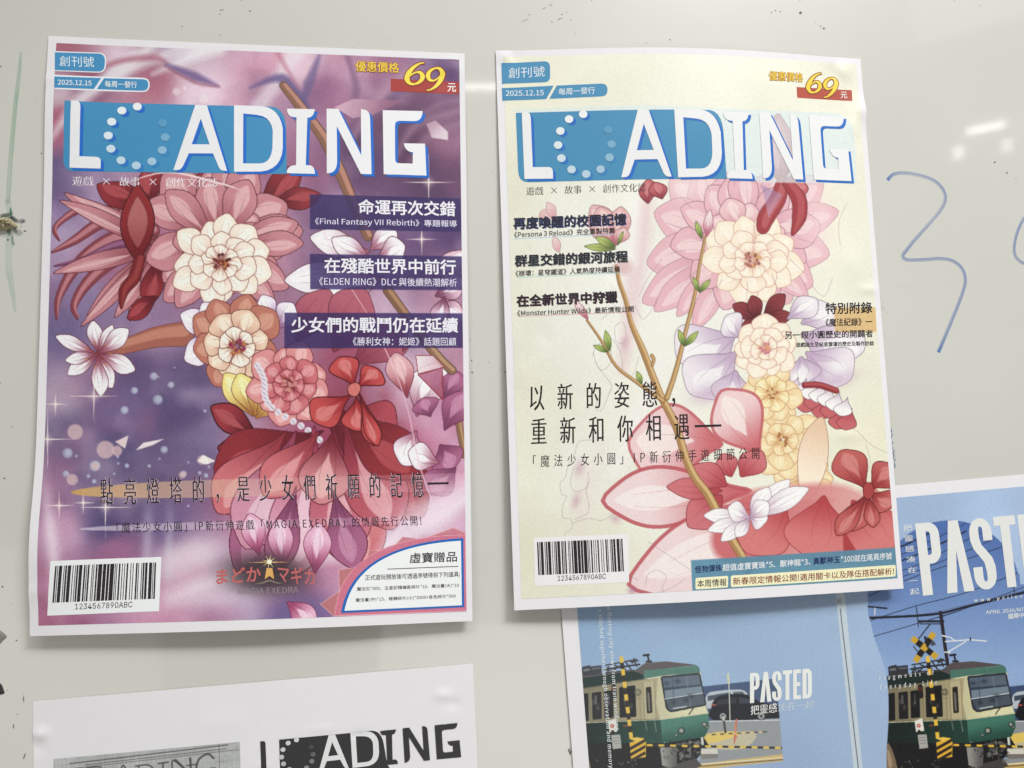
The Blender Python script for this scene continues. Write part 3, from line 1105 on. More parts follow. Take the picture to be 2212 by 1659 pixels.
def figure69(S, pos6, pos9, parent, white, off, yellow=(226, 198, 58), dark=(125, 35, 25), ow=2.2):
    """the two large slanted numerals, pen strokes of swelling width; pos = (x0, y0, x1, y1) of the ink box in px"""
    six = [(0.98, 0.03), (0.75, 0.06), (0.45, 0.22), (0.20, 0.48), (0.10, 0.75), (0.25, 0.95), (0.50, 0.98), (0.78, 0.86), (0.90, 0.66), (0.80, 0.48), (0.58, 0.45), (0.36, 0.54), (0.20, 0.68)]
    wsix = [0.04, 0.07, 0.13, 0.20, 0.22, 0.13, 0.07, 0.13, 0.20, 0.14, 0.07, 0.06, 0.05]
    for name, box, flip in (('six', pos6, False), ('nine', pos9, True)):
        q = np.array(six)
        w = np.array(wsix)
        if flip:
            q = 1 - q
        q = smooth_poly(q, 5, False)
        w = np.interp(np.linspace(0, 1, len(q)), np.linspace(0, 1, len(wsix)), w)
        x = box[0] + q[:, 0] * (box[2] - box[0])
        y = box[1] + q[:, 1] * (box[3] - box[1])
        c = mm(S, np.stack([x, y], 1))
        sc = np.linalg.norm(mm(S, PX(box[2], box[1])) - mm(S, PX(box[0], box[1])))
        for nm, col, add, o in (('numeral_outline', dark, ow, off), ('price_numeral', yellow, 0.0, off + 0.05)):
            bm = bmesh.new()
            d = np.gradient(c, axis=0)
            d /= np.linalg.norm(d, axis=1)[:, None]
            n = np.stack([-d[:, 1], d[:, 0]], 1)
            hw = w * sc * 0.62 + add * 0.235
            e0, e1 = c[0] - d[0] * add * 0.2, c[-1] + d[-1] * add * 0.2
            cc = c.copy()
            cc[0], cc[-1] = e0, e1
            a = [bm.verts.new((*p, 0)) for p in cc + n * hw[:, None]]
            b = [bm.verts.new((*p, 0)) for p in cc - n * hw[:, None]]
            for i in range(len(a) - 1):
                bm.faces.new((a[i], a[i + 1], b[i + 1], b[i]))
            # serif foot at the free end of the stroke
            link(nm, print_mesh(nm, bm, S, o, 8.0), solid(col, white), parent)


def barcode(S, box, bars, txt, white, off, parent, paper=(222, 219, 217)):
    p = patch(S, 'barcode_panel', box, paper, white, off, parent)
    q = mm(S, bars)                          # tl, tr, br, bl
    pat = '2 1 1 1 4 2 1 1 2 1 4 2 1 2 1 1 2 1 4 2 2 1 1 1 2 3 1 1 1 2 2 1 5 1 4 1 3 1 5 1 1 1 1 2 2 2 1 2 1 2 2 3 1 2 1 3 2 1 1 3 1 1 2 1 3 2 4 1 1 1 2'.split()
    wd = [int(k) for k in pat]
    tot = float(sum(wd))
    bm = bmesh.new()
    x = 0.0
    for i, k in enumerate(wd):
        if i % 2 == 0:
            a, b = x / tot, (x + k) / tot
            poly_into(bm, np.array([q[0] + (q[1] - q[0]) * a, q[0] + (q[1] - q[0]) * b, q[3] + (q[2] - q[3]) * b, q[3] + (q[2] - q[3]) * a]))
        x += k
    link('barcode_bars', print_mesh('barcode_bars', bm, S, off + 0.05, 8.0), solid((28, 22, 26), white), p)
    write(S, 'barcode_digits_lettering', '1234567890ABC', *txt, (28, 22, 26), white, off + 0.05, p, 'inter')
    return p


paper_white = flat_mat('white_paper', (0.79, 0.778, 0.80), rough=0.55, spec=0.25, bump=0.3, vary=0.02)
print_ink = ink_mat('laser_print', rough=0.45, spec=0.35)

# ================================================================== the purple cover
WP = (213, 206, 204)
P = thing('poster', 'purple and crimson magazine cover print with three indigo headline boxes and a gift panel', 'poster', S_PURPLE)
link('sheet', paper_mesh('sheet', S_PURPLE, 106, 149), paper_white, P)
r = S_PURPLE.uv(J(A1((497, 378)), A2((1785, 517)), D2((1505, 543)), D1((267, 662))))
cv = Canvas(S_PURPLE, (r[[0, 3], 0].mean(), r[[0, 1], 1].mean(), r[[1, 2], 0].mean(), r[[2, 3], 1].mean()), 560, 800)
cv.field([(130, 110, 165, 95, 110), (250, 130, 205, 195, 200), (200, 160, 150, 90, 110), (400, 110, 200, 190, 195), (330, 170, 170, 105, 120), (430, 200, 215, 200, 205),
          (560, 120, 200, 150, 165), (640, 140, 215, 195, 200), (700, 200, 160, 110, 140), (760, 130, 200, 170, 185), (840, 150, 150, 110, 140), (960, 140, 110, 85, 125),
          (900, 240, 110, 72, 100), (960, 290, 140, 110, 135), (940, 370, 85, 60, 95), (850, 300, 95, 60, 90), (800, 340, 90, 65, 105), (120, 200, 195, 190, 190),
          (130, 260, 165, 95, 115), (130, 380, 100, 90, 130), (200, 440, 120, 105, 145), (120, 480, 110, 100, 145), (130, 700, 100, 95, 135), (250, 690, 130, 115, 150),
          (180, 640, 130, 120, 155), (330, 720, 150, 130, 160), (300, 800, 95, 80, 120), (400, 820, 85, 75, 115), (250, 880, 110, 100, 140), (130, 850, 170, 165, 180),
          (380, 880, 90, 80, 120), (120, 930, 90, 90, 125), (250, 960, 85, 78, 118), (420, 960, 120, 110, 145), (110, 1050, 140, 110, 140), (200, 1000, 90, 82, 120),
          (300, 1060, 105, 95, 130), (230, 1130, 85, 78, 120), (130, 1150, 190, 160, 180), (350, 1120, 110, 95, 135), (120, 1250, 180, 130, 155), (250, 1190, 160, 110, 145),
          (400, 1220, 205, 185, 195), (350, 1330, 195, 140, 165), (500, 1310, 180, 170, 190), (120, 1340, 150, 85, 120), (640, 1330, 110, 95, 140), (800, 1240, 215, 195, 205),
          (950, 1150, 215, 190, 205), (700, 1200, 200, 150, 175), (900, 1180, 170, 110, 140), (700, 480, 120, 95, 130), (960, 500, 88, 66, 112), (900, 520, 110, 85, 125),
          (950, 600, 170, 130, 150), (880, 700, 190, 160, 170), (900, 800, 200, 170, 180), (960, 900, 190, 130, 155), (620, 720, 150, 110, 135), (560, 1050, 176, 84, 112), (640, 1000, 160, 60, 84), (740, 1000, 150, 50, 70), (860, 1020, 178, 84, 110), (800, 900, 150, 56, 72), (760, 760, 160, 80, 104), (640, 1180, 180, 96, 130), (560, 480, 168, 96, 112), (330, 480, 160, 88, 110), (230, 560, 150, 92, 124), (640, 420, 150, 92, 122)])
cv.noise(5, 0.55, 3, (205, 192, 205), 0.52)
cv.c += (cv.c * pix((255, 205, 225)) + 0.02 - cv.c) * 0.38
cv.noise(7, 0.30, 4, (104, 74, 116), 0.56)
cv.noise(4, 0.40, 6, (176, 96, 124), 0.55)
cv.noise(9, 0.10, 5)
# pale light bands and dark swirls at the head of the page
for pts, w, c, a in (([(110, 300), (170, 220), (260, 150), (330, 100)], (6, 26, 34, 20), (218, 208, 208), 0.8), ([(230, 170), (330, 130), (430, 95)], (4, 22, 40), (214, 202, 204), 0.75),
                     ([(330, 160), (420, 120), (470, 100)], (3, 24, 40), (222, 214, 214), 0.8), ([(560, 230), (610, 160), (640, 110)], (34, 26, 40), (220, 208, 212), 0.6),
                     ([(760, 300), (830, 200), (900, 140)], (10, 22, 6), (190, 150, 165), 0.5), ([(860, 330), (900, 270), (990, 240)], (8, 14, 5), (175, 140, 155), 0.55),
                     ([(880, 360), (920, 300), (1000, 265)], (5, 9, 4), (170, 135, 152), 0.45), ([(900, 260), (950, 225), (1000, 215)], (4, 12, 8), (165, 125, 145), 0.5)):
    cv.stroke(pts, w, c, a, 9)
for pts, w, c, a in (([(160, 180), (250, 135), (330, 125), (360, 135)], (3, 12, 14, 3), (165, 92, 110), 0.7), ([(360, 140), (420, 165), (470, 185)], (6, 20, 3), (110, 85, 135), 0.85),
                     ([(355, 142), (420, 178), (474, 188)], (1, 4, 1), (140, 60, 80), 0.7), ([(540, 190), (610, 170), (655, 230), (670, 260)], (2, 20, 26, 10), (98, 80, 130), 0.8),
                     ([(640, 260), (668, 180), (690, 120)], (4, 22, 6), (100, 82, 132), 0.7), ([(600, 115), (620, 150), (645, 190)], (9, 8, 2), (185, 110, 130), 0.7), ([(750, 120), (770, 200), (740, 260)], (10, 16, 5), (120, 80, 115), 0.6),
                     ([(1000, 150), (930, 165), (860, 200), (800, 260)], (24, 28, 18, 8), (105, 82, 125), 0.45)):
    cv.stroke(pts, w, c, a, 5)
for (x, y, q, c, a) in ((381, 198, 8, (220, 205, 205), 0.6), (440, 213, 10, (222, 208, 208), 0.6), (420, 218, 6, (215, 195, 198), 0.5), (400, 190, 4, (225, 212, 212), 0.5)):
    cv.disc(x, y, q, c, a, 2)
cv.fill(A2((700, 935), (865, 862), (1315, 875), (1035, 1000), (860, 1030)), (205, 165, 178), ((730, 215), (860, 240), (150, 95, 120)), 1.0, 0.85)
cv.fill(A2((1500, 1080), (1580, 1050), (1690, 1150), (1690, 1220), (1550, 1200)), (200, 170, 178), ((930, 270), (960, 300), (235, 222, 220)), 1.5, 0.75)
# bokeh, shards and starlight in the lower half
for (x, y, q) in ((1172, 305, 30), (1375, 385, 42), (1085, 475, 34), (1430, 820, 32), (830, 960, 46), (575, 1030, 28), (1105, 960, 20), (1490, 255, 28), (1340, 180, 34), (590, 850, 44), (1025, 880, 12), (1030, 940, 11), (665, 875, 12), (1300, 962, 14),
                  (1640, 930, 10), (1820, 970, 12), (1785, 483, 12), (1600, 1030, 26), (1795, 1045, 18), (1740, 1022, 14), (820, 1095, 18), (770, 1050, 16), (995, 1030, 9), (1640, 1310, 10), (1380, 185, 6), (1520, 105, 7), (1390, 900, 9)):
    p = C1(x, y)[0]
    cv.disc(p[0], p[1], q / 4.0, (165, 170, 190), 0.55 + 0.3 * rng.random(), 1.6)
    cv.disc(p[0] + q * 0.03, p[1] - q * 0.02, q / 6.0, (196, 196, 206), 0.5, 2.0)
for (x, y, q) in ((655, 665, 66), (920, 820, 76), (1020, 830, 44), (630, 1080, 48), (830, 965, 36), (1760, 910, 40), (1590, 1040, 30)):
    p = C1(x, y)[0]
    cv.disc(p[0], p[1], q / 4.0, (205, 172, 172), 0.8, 1.8)
for q in (((1005, 750), (1120, 695), (1090, 810)), ((1185, 825), (1250, 760), (1430, 725), (1330, 780)), ((1720, 920), (1770, 865), (1830, 940), (1790, 950)), ((1770, 865), (1880, 920), (1800, 945))):
    cv.fill(C1(*q), (222, 196, 190), ((240, 950), (300, 980), (235, 222, 215)), 0.8, 0.9)
cv.glow(112, 1170, 16, 130, (225, 205, 212), 0.75, -0.12)
cv.glow(318, 1180, 12, 90, (205, 196, 208), 0.45, 0.03)
cv.glow(365, 1180, 10, 80, (205, 196, 208), 0.4, 0.03)
cv.stroke([(370, 1290), (520, 1240), (700, 1200), (860, 1170), (1010, 1075)], (30, 40, 30, 44, 30), (226, 212, 216), 0.75, 14)
cv.glow(420, 1200, 90, 36, (222, 208, 212), 0.6, -0.3)
cv.glow(300, 1300, 130, 30, (205, 160, 178), 0.6, -0.1)
cv.glow(470, 1290, 120, 24, (215, 196, 205), 0.6, -0.15)
cv.glow(640, 1335, 60, 22, (112, 98, 150), 0.8, -0.3)

# ---- the picture's middle: a big invented spray of flowers tied with ribbons (colours and masses of the print)
LN = (92, 36, 46)
PINK = ((140, 62, 72), (196, 128, 134), (222, 176, 174))
ROSE = ((150, 48, 58), (205, 110, 115), (226, 160, 158))
DEEP = ((105, 24, 34), (150, 45, 52), (185, 80, 84))
CREAM = ((205, 165, 145), (233, 214, 196), (240, 228, 214))
WHITE = ((168, 96, 118), (226, 216, 218), (236, 230, 230))
MAUV = ((125, 60, 95), (170, 95, 130), (200, 140, 165))
cv.glow(430, 560, 250, 190, (188, 150, 168), 0.45)
# trailing petals and ribbons to the side
for pts, w in (([(330, 500), (240, 520), (170, 570), (128, 640), (122, 690)], (30, 34, 26, 14, 2)), ([(330, 540), (250, 560), (190, 610), (160, 660), (168, 690)], (26, 30, 24, 14, 2)),
               ([(340, 470), (250, 460), (180, 450), (120, 490), (128, 520)], (22, 26, 16, 10, 2)), ([(300, 450), (220, 480), (160, 520), (112, 545)], (20, 26, 18, 3))):
    ribbon(cv, pts, w, PINK[0], PINK[1], LN)
ribbon(cv, [(330, 520), (250, 530), (180, 560), (118, 575)], (22, 18, 10, 2), (120, 60, 100), (160, 100, 130), LN)
for (t, w, b) in (((150, 400), 26, -20), ((122, 450), 22, 18), ((196, 690), 28, 10), ((165, 695), 20, -14), ((292, 698), 30, 12), ((240, 680), 26, -10), ((330, 655), 30, 16), ((118, 600), 24, 10)):
    petal(cv, (350, 530), t, w * 1.6, b, PINK[0], PINK[1], LN, 0.5, PINK[2])
# crimson leaves behind
for b, t, w, be in (((330, 440), (300, 372), 70, 14), ((320, 450), (218, 385), 60, -16), ((450, 450), (420, 378), 90, 10), ((560, 450), (660, 372), 66, -12), ((590, 440), (690, 410), 50, 10), ((500, 440), (540, 376), 80, -8), ((340, 560), (330, 665), 50, 10), ((340, 640), (270, 680), 40, -10)):
    petal(cv, b, t, w, be, DEEP[0], DEEP[1], (70, 16, 24), 0.55, DEEP[2])
bloom(cv, 470, 500, 178, (PINK, PINK, PINK), 2, 13, 5, 0.86, LN)
for (t, w, b) in (((640, 470), 60, 12), ((655, 540), 56, -14), ((630, 610), 60, 14), ((600, 655), 46, 8), ((345, 640), 66, -14), ((390, 670), 60, 10), ((440, 385), 74, 8), ((545, 392), 76, -8), ((352, 420), 66, 10)):
    petal(cv, (480, 530), t, w, b, PINK[0], PINK[1], LN, 0.68, PINK[2])
bloom(cv, 478, 566, 112, (CREAM, CREAM, CREAM), 3, 11, 9, 0.92, (150, 84, 76), ((90, 36, 34), (120, 46, 40), (190, 120, 70)), 0.3)
cv.stroke([(260, 400), (360, 372), (470, 395), (520, 410)], (0.5, 4, 5, 0.5), (232, 210, 208), 0.85)
# tall crimson leaf and its fold
petal(cv, (298, 565), (288, 398), 74, 8, (120, 24, 30), (150, 40, 44), (62, 14, 20), 0.5, None, 1.2)
petal(cv, (298, 535), (291, 425), 44, 6, (160, 74, 74), (178, 100, 98), (120, 40, 44), 0.5, None, 0.7, False)
ribbon(cv, [(302, 560), (290, 600), (268, 628), (262, 665)], (22, 26, 22, 4), (126, 32, 36), (160, 60, 60), (62, 14, 20))
# peach band and the white lily at its end
ribbon(cv, [(240, 758), (290, 742), (340, 728), (392, 722)], (24, 34, 44, 52), (168, 98, 80), (196, 132, 108), (100, 44, 40))
for t, w, b in (((118, 732), 30, 6), ((205, 692), 34, -4), ((240, 700), 26, 4), ((282, 716), 40, -6), ((295, 792), 40, 8), ((248, 836), 36, 6), ((210, 856), 36, -8), ((150, 815), 32, 6), ((140, 775), 26, -4)):
    petal(cv, (212, 765), t, w, b, (156, 70, 92), (228, 220, 222), (110, 42, 60), 0.62, (238, 233, 232))
for k in range(7):
    cv.stroke([(212, 765), (212 + 26 * math.cos(k * 0.9), 765 + 26 * math.sin(k * 0.9))], (1.6, 0.6), (140, 60, 60), 0.9, 0.6, 0)
    cv.disc(212 + 27 * math.cos(k * 0.9), 765 + 27 * math.sin(k * 0.9), 2.0, (190, 130, 60), 0.9)
# brown branch that crosses the page
def branch(cv, pts, w, dark, mid, light, soft=0.8):
    p = np.asarray(pts, float)
    w = np.asarray(w, float)
    cv.stroke(p, w + 2.0, dark, 1.0, soft, 4)
    cv.stroke(p, w, mid, 1.0, soft, 4)
    cv.stroke(p + np.array([w.max() * 0.16, -w.max() * 0.10]), w * 0.45, light, 0.9, 1.2, 4)
branch(cv, [(612, 185), (650, 232), (700, 300), (735, 372), (760, 432), (795, 510)], (16, 20, 22, 24, 22, 20), (74, 50, 36), (140, 96, 72), (190, 132, 112))
# white and blush petals round the branch
for b, t, w, be in (((800, 545), (668, 520), 58, 8), ((780, 590), (614, 598), 66, -8), ((800, 540), (850, 492), 52, 8), ((815, 560), (878, 540), 62, -10), ((800, 560), (720, 510), 46, -6), ((830, 600), (700, 640), 70, 10)):
    petal(cv, b, t, w, be, WHITE[0], WHITE[1], LN, 0.6, WHITE[2])
for b, t, w, be in (((930, 620), (1000, 535), 60, 10), ((940, 640), (1004, 610), 60, -8), ((940, 660), (1006, 680), 54, 8), ((960, 640), (950, 700), 40, 6)):
    petal(cv, b, t, w, be, MAUV[0], (216, 178, 190), LN, 0.6, WHITE[2])
for b, t, w, be in (((640, 740), (700, 620), 90, 12), ((720, 760), (800, 630), 110, -14), ((760, 790), (880, 690), 90, 12)):
    petal(cv, b, t, w, be, (138, 52, 72), (180, 92, 108), LN, 0.6, None)
branch(cv, [(838, 628), (870, 672), (905, 720), (950, 775), (976, 800)], (20, 19, 18, 18, 18), (74, 50, 36), (132, 92, 66), (176, 130, 96))
branch(cv, [(976, 800), (984, 850), (990, 905), (1003, 985)], (18, 17, 15, 10), (74, 50, 36), (140, 102, 70), (180, 140, 98))
# body of the spray: blush roses, golden heart, crimson bow
for b, t, w, be in (((470, 720), (386, 688), 54, 10), ((470, 730), (394, 770), 60, -10), ((480, 720), (430, 660), 56, 8), ((590, 700), (560, 640), 46, 6), ((600, 710), (640, 660), 54, -8)):
    petal(cv, b, t, w, be, (150, 98, 140), (226, 214, 222), (100, 52, 80), 0.6, WHITE[2])
bloom(cv, 512, 748, 104, (((150, 76, 66), (190, 116, 96), (214, 158, 132)), ((190, 124, 100), (226, 190, 162), (240, 222, 200)), CREAM), 3, 9, 17, 1.08, (110, 52, 46), ((150, 40, 80), (190, 120, 70)), 0.3)
for b, t, w, be in (((548, 900), (480, 810), 56, 6), ((550, 900), (520, 805), 56, -4), ((550, 900), (565, 810), 60, 6), ((552, 905), (610, 850), 54, -8)):
    petal(cv, b, t, w, be, (176, 116, 52), (232, 212, 130), (120, 70, 44), 0.62, (240, 232, 176))
bloom(cv, 625, 830, 92, (((168, 60, 66), (216, 140, 138), (232, 184, 178)), ROSE, ROSE), 3, 9, 21, 0.98, (120, 36, 44), ((200, 130, 120),))
for k in range(17):
    t = k / 16
    x, y = 556 + 10 * math.sin(t * 9) + 130 * t * t, 790 + 160 * t
    cv.disc(x, y, 7.5, (216, 206, 212), 0.95, 0.9)
    cv.stroke([(x - 4, y - 3), (x + 3, y + 4)], 1.2, (120, 80, 110), 0.7)
for b, t, w, be in (((560, 945), (452, 885), 60, 8), ((580, 960), (470, 960), 50, -8), ((600, 950), (520, 1000), 40, 6), ((620, 940), (690, 1000), 60, 8)):
    petal(cv, b, t, w, be, (96, 22, 34), (160, 52, 60), (62, 14, 24), 0.6, (186, 90, 92), 1.6)
# full skirts of petals below
for b, t, w, be, pal in (((700, 900), (900, 1130), 130, -20, DEEP), ((700, 930), (470, 1040), 110, 16, DEEP), ((720, 900), (850, 960), 120, -10, ((120, 26, 40), (176, 70, 82), (206, 120, 124))), ((700, 1000), (790, 1230), 110, -10, ROSE), ((640, 1000), (520, 1240), 90, 8, MAUV), ((620, 930), (486, 1120), 96, 20, ROSE), ((640, 930), (540, 1190), 110, 10, ((150, 60, 84), (206, 140, 160), (226, 190, 200))), ((680, 920), (640, 1240), 120, 0, ((170, 56, 84), (214, 150, 170), (232, 196, 205))),
                         ((720, 920), (735, 1215), 110, -8, ((140, 36, 56), (198, 104, 120), (228, 180, 184))), ((740, 900), (835, 1150), 110, -16, ((132, 34, 50), (186, 84, 96), (224, 168, 170))), ((730, 880), (890, 1040), 100, -14, DEEP),
                         ((690, 930), (580, 1080), 80, 10, ROSE), ((720, 930), (690, 1090), 92, 0, ((120, 26, 40), (206, 130, 134), (230, 178, 174))), ((640, 1050), (600, 1240), 60, 6, MAUV), ((720, 1060), (760, 1230), 70, -6, MAUV)):
    petal(cv, b, t, w * 1.22, be, pal[0], pal[1], (96, 24, 44), 0.66, pal[2], 1.1)
for b, t, w, be in (((560, 1200), (535, 1110), 52, 4), ((610, 1230), (604, 1120), 54, 0), ((680, 1240), (690, 1130), 60, 0), ((620, 1300), (690, 1350), 60, 10)):
    petal(cv, b, t, w, be, (166, 62, 104), (222, 168, 190), (120, 36, 70), 0.6, (236, 204, 214))
# pale frills and mauve lobes at the edge
for b, t, w, be, pal in (((900, 900), (930, 780), 90, 16, WHITE), ((900, 930), (860, 1000), 70, -10, WHITE), ((960, 930), (1000, 840), 70, 10, MAUV), ((930, 900), (912, 860), 60, 0, MAUV), ((950, 960), (985, 1010), 80, 8, MAUV), ((880, 860), (862, 760), 60, -8, ((150, 56, 66), (214, 160, 162), (230, 190, 188))),
                         ((960, 860), (985, 800), 50, 8, MAUV), ((985, 1010), (930, 1070), 70, 8, MAUV), ((950, 1000), (880, 985), 60, 8, WHITE), ((985, 1150), (950, 1200), 60, 8, MAUV), ((870, 760), (905, 680), 46, 4, ((150, 56, 66), (220, 170, 170), (236, 204, 200)))):
    petal(cv, b, t, w, be, pal[0], pal[1], (104, 40, 72), 0.62, pal[2])
branch(cv, [(905, 720), (950, 775), (976, 800)], (18, 18, 18), (74, 50, 36), (140, 102, 74), (186, 142, 108))
cv.fill(C2((1410, 0), (1560, 0), (1660, 100), (1430, 160)), (226, 214, 212), ((905, 770), (955, 800), (206, 160, 168)), 1, 0.85, 0, (150, 50, 60), 0.8)
cv.fill(C2((1430, 170), (1640, 105), (1650, 390)), (170, 90, 120), ((905, 810), (955, 860), (150, 60, 90)), 1, 0.8, 0, (150, 40, 50), 1.0)
# bow
for b, t, w, be in (((768, 842), (742, 768), 66, -8), ((770, 840), (812, 792), 60, 10), ((764, 848), (680, 915), 76, 8), ((770, 852), (770, 932), 72, -4), ((775, 845), (820, 960), 40, 8), ((775, 850), (806, 966), 34, -10)):
    petal(cv, b, t, w, be, (150, 26, 32), (196, 74, 72), (84, 14, 20), 0.72, (216, 132, 126), 1.3)
cv.fill(PX(752, 834, 770, 826, 780, 838, 770, 856, 754, 852), (206, 112, 104), None, 0.9, 1, 4, (84, 14, 20), 1.0)
cv.stroke([(686, 470), (740, 590), (800, 690), (848, 790), (880, 880), (905, 1000), (936, 1090)], (1.5, 2.4, 1.2, 2.6, 1.6, 3, 1.4), (226, 186, 196), 0.8, 0.8, 4)
# light sweeps over the lower part
cv.stroke([(760, 1330), (850, 1160), (930, 1100), (1010, 1050)], (6, 30, 44, 24), (232, 214, 222), 0.6, 16)
cv.glow(900, 1100, 80, 40, (232, 212, 220), 0.45, -0.4)
for (x, y, rx, ry) in ((926, 394, 58, 62), (911, 517, 36, 40), (203, 856, 52, 58), (120, 873, 26, 30), (103, 949, 56, 66), (228, 1096, 54, 66), (128, 1092, 34, 30), (180, 1086, 24, 28)):
    cv.sparkle(x, y, rx, ry)
# tapering light band behind the lower headline
def lens(cv, tip, end, h, c0, c1, a0, a1, n=26):
    tip, end = np.asarray(tip, float), np.asarray(end, float)
    d = end - tip
    L = np.hypot(*d)
    d /= L
    nn = np.array([-d[1], d[0]])
    sl = cv.box(np.array([tip - nn * h, tip + nn * h, end - nn * h, end + nn * h]), 4)
    X, Y = cv.X[sl] - tip[0], cv.Y[sl] - tip[1]
    t = (X * d[0] + Y * d[1]) / L
    s = X * nn[0] + Y * nn[1]
    half = h * np.sqrt(np.clip(t * 2.6, 0, 1) * (2 - np.clip(t * 2.6, 0, 1)))
    a = np.clip((half - np.abs(s)) / 1.2 + 0.5, 0, 1) * (t > 0) * (t < 1)
    k = np.clip(t, 0, 1)[..., None]
    cv.mix(sl, pix(c0) * (1 - k ** 0.5) + pix(c1) * k ** 0.5, a * (a0 + (a1 - a0) * np.clip(t * 1.6, 0, 1)))
lens(cv, C1(620, 1192)[0], C2(1840, 1100)[0], 19, (196, 150, 70), (226, 190, 200), 0.95, 0.26)
lens(cv, C1(690, 1512)[0], C2(1720, 1420)[0], 8, (196, 186, 196), (232, 200, 212), 0.75, 0.25)
# smoky ground of the small emblem
cv.glow(578, 1240, 98, 46, (66, 54, 58), 0.95, 0.03, 1.6)
# three indigo tints
for q in (((487, 143), (1800, 180), (1805, 472), (487, 450)), ((487, 663), (1812, 685), (1814, 980), (490, 972)), ((265, 1175), (1820, 1180), (1824, 1482), (265, 1487))):
    cv.fill(B2(*q), (52, 38, 98), None, 0.8, 0.80)
# zig-zag fan and tint of the gift corner
cv.fill(D2((1505, 0), (1410, -40), (1190, 40), (1050, 25), (965, 120), (815, 120), (780, 232), (600, 258), (605, 410), (470, 500), (565, 585), (1507, 545)), (190, 112, 112), ((760, 1300), (1000, 1160), (200, 120, 132)), 0.8, 0.92, 0, (226, 176, 176), 0.6, 0.8)
cv.fill(J(D2((570, 583), *arc((575, 540), (640, 20), (1495, 10), 14), (1507, 545))), (206, 112, 134), None, 0.8, 0.9, 0, (230, 180, 186), 0.6, 0.7)
cv.c += (cv.c.mean(-1, keepdims=True) - cv.c) * 0.14
cv.c += (pix((176, 130, 142)) - cv.c) * 0.06
cv.c += (rng.random(cv.c.shape[:2])[..., None] - 0.5) * 0.035
cv.build('cover_artwork', WP, print_ink, 0.06, P, 1.18)

WHT = (216, 212, 212)
BLUE = (48, 118, 164)
for kind, tint, tab in (('issue_badge', (216, 212, 214), False),):
    tab_o = rounded(A1((480, 447), (930, 462), (922, 637), (480, 620)), (0, 17, 17, 0))
    tab_i = rounded(A1((480, 457), (917, 470), (912, 627), (480, 611)), (0, 15, 15, 0))
    b1 = patch(S_PURPLE, 'issue_badge', tab_o, tint, WP, 0.10, P)
    patch(S_PURPLE, 'badge_face', tab_i, BLUE, WP, 0.15, b1)
    write(S_PURPLE, 'badge_lettering', '創刊號', *W3(A1, 520, 578, 822, 588, 90), (205, 214, 224), WP, 0.20, b1)
    tab_o = rounded(A1((476, 653), (1308, 680), (1302, 805), (476, 778)), (0, 16, 16, 0), 7)
    b2 = patch(S_PURPLE, 'date_badge', tab_o, tint, WP, 0.10, P)
    patch(S_PURPLE, 'badge_face', A1((476, 667), (882, 681), (820, 776), (476, 764)), BLUE, WP, 0.15, b2)
    patch(S_PURPLE, 'badge_face', rounded(A1((908, 683), (1296, 693), (1290, 793), (845, 777)), (0, 13, 13, 0), 7), BLUE, WP, 0.15, b2)
    write(S_PURPLE, 'badge_lettering', '2025.12.15', *W3(A1, 505, 740, 800, 748, 45), (216, 220, 226), WP, 0.20, b2, bold=0.012)
    write(S_PURPLE, 'badge_lettering', '每周一發行', *W3(A1, 915, 760, 1195, 768, 56), (216, 220, 226), WP, 0.20, b2, bold=0.010)
masthead(S_PURPLE, (A1(608, 1462)[0], A2(1502, 1531)[0], A1(620, 877)[0]), WP, P, (218, 212, 213), (20, 86, 176), (50, 120, 164), (218, 218, 220))
t = A1(632, 1618, 1897, 1632, 632, 1535)
write(S_PURPLE, 'subtitle_lettering', '遊戲   ×   故事   ×   創作文化誌', t[0], t[1], t[2], (222, 208, 212), WP, 0.12, P, ming=(0.004, -0.016))
pb = patch(S_PURPLE, 'price_bar', A2((1192, 686), (1786, 714), (1787, 822), (1190, 795)), (148, 40, 34), WP, 0.10, P)
for c, o, bo in (((120, 40, 25), 0.13, 0.055), ((228, 182, 52), 0.18, 0.012)):
    x0 = 0 if bo < 0.03 else 4
    write(S_PURPLE, 'price_lettering', '優惠價格', *W3(A2, 884 - x0, 624 + x0, 1264 + x0, 638 + x0, 92 + 2 * x0), c, WP, o, pb, bold=bo)
figure69(S_PURPLE, (875, 135, 917, 183), (920.5, 147, 960, 197), pb, WP, 0.16)
write(S_PURPLE, 'price_lettering', '元', *W3(A2, 1685, 800, 1760, 803, 74), (226, 216, 214), WP, 0.16, pb, bold=0.014)
for big, small, a, b in (('命運再次交錯', '《Final Fantasy VII Rebirth》專題報導', (908, 318, 1755, 338, 132), (532, 418, 1768, 440, 70)),
                         ('在殘酷世界中前行', '《ELDEN RING》DLC 與後續熱潮解析', (612, 832, 1760, 846, 136), (568, 938, 1768, 950, 74)),
                         ('少女們的戰鬥仍在延續', '《勝利女神：妮姬》話題回顧', (325, 1350, 1778, 1352, 138), (862, 1462, 1762, 1464, 74))):
    write(S_PURPLE, 'headline_lettering', big, *W3(B2, *a), (216, 208, 214), WP, 0.12, P, bold=0.022)
    write(S_PURPLE, 'byline_lettering', small, *W3(B2, *b), (208, 198, 214), WP, 0.12, P, bold=0.006)
H1 = '點亮燈塔的，是少女們祈願的記憶'
q0, q1, q2 = C1(875, 1308)[0], C2(1482, 1236)[0], C1(875, 1072)[0]
for c, o, m, sh in (((206, 176, 188), 0.10, (0.026, 0.004), None), ((26, 18, 24), 0.15, (0.010, -0.010), None)):
    write(S_PURPLE, 'feature_lettering', H1, q0, q1, q2, c, WP, o, P, space=1.50, ming=m)
patch(S_PURPLE, 'feature_dash', C2((1512, 1106), (1695, 1102), (1695, 1119), (1512, 1123)), (26, 18, 24), WP, 0.15, P)
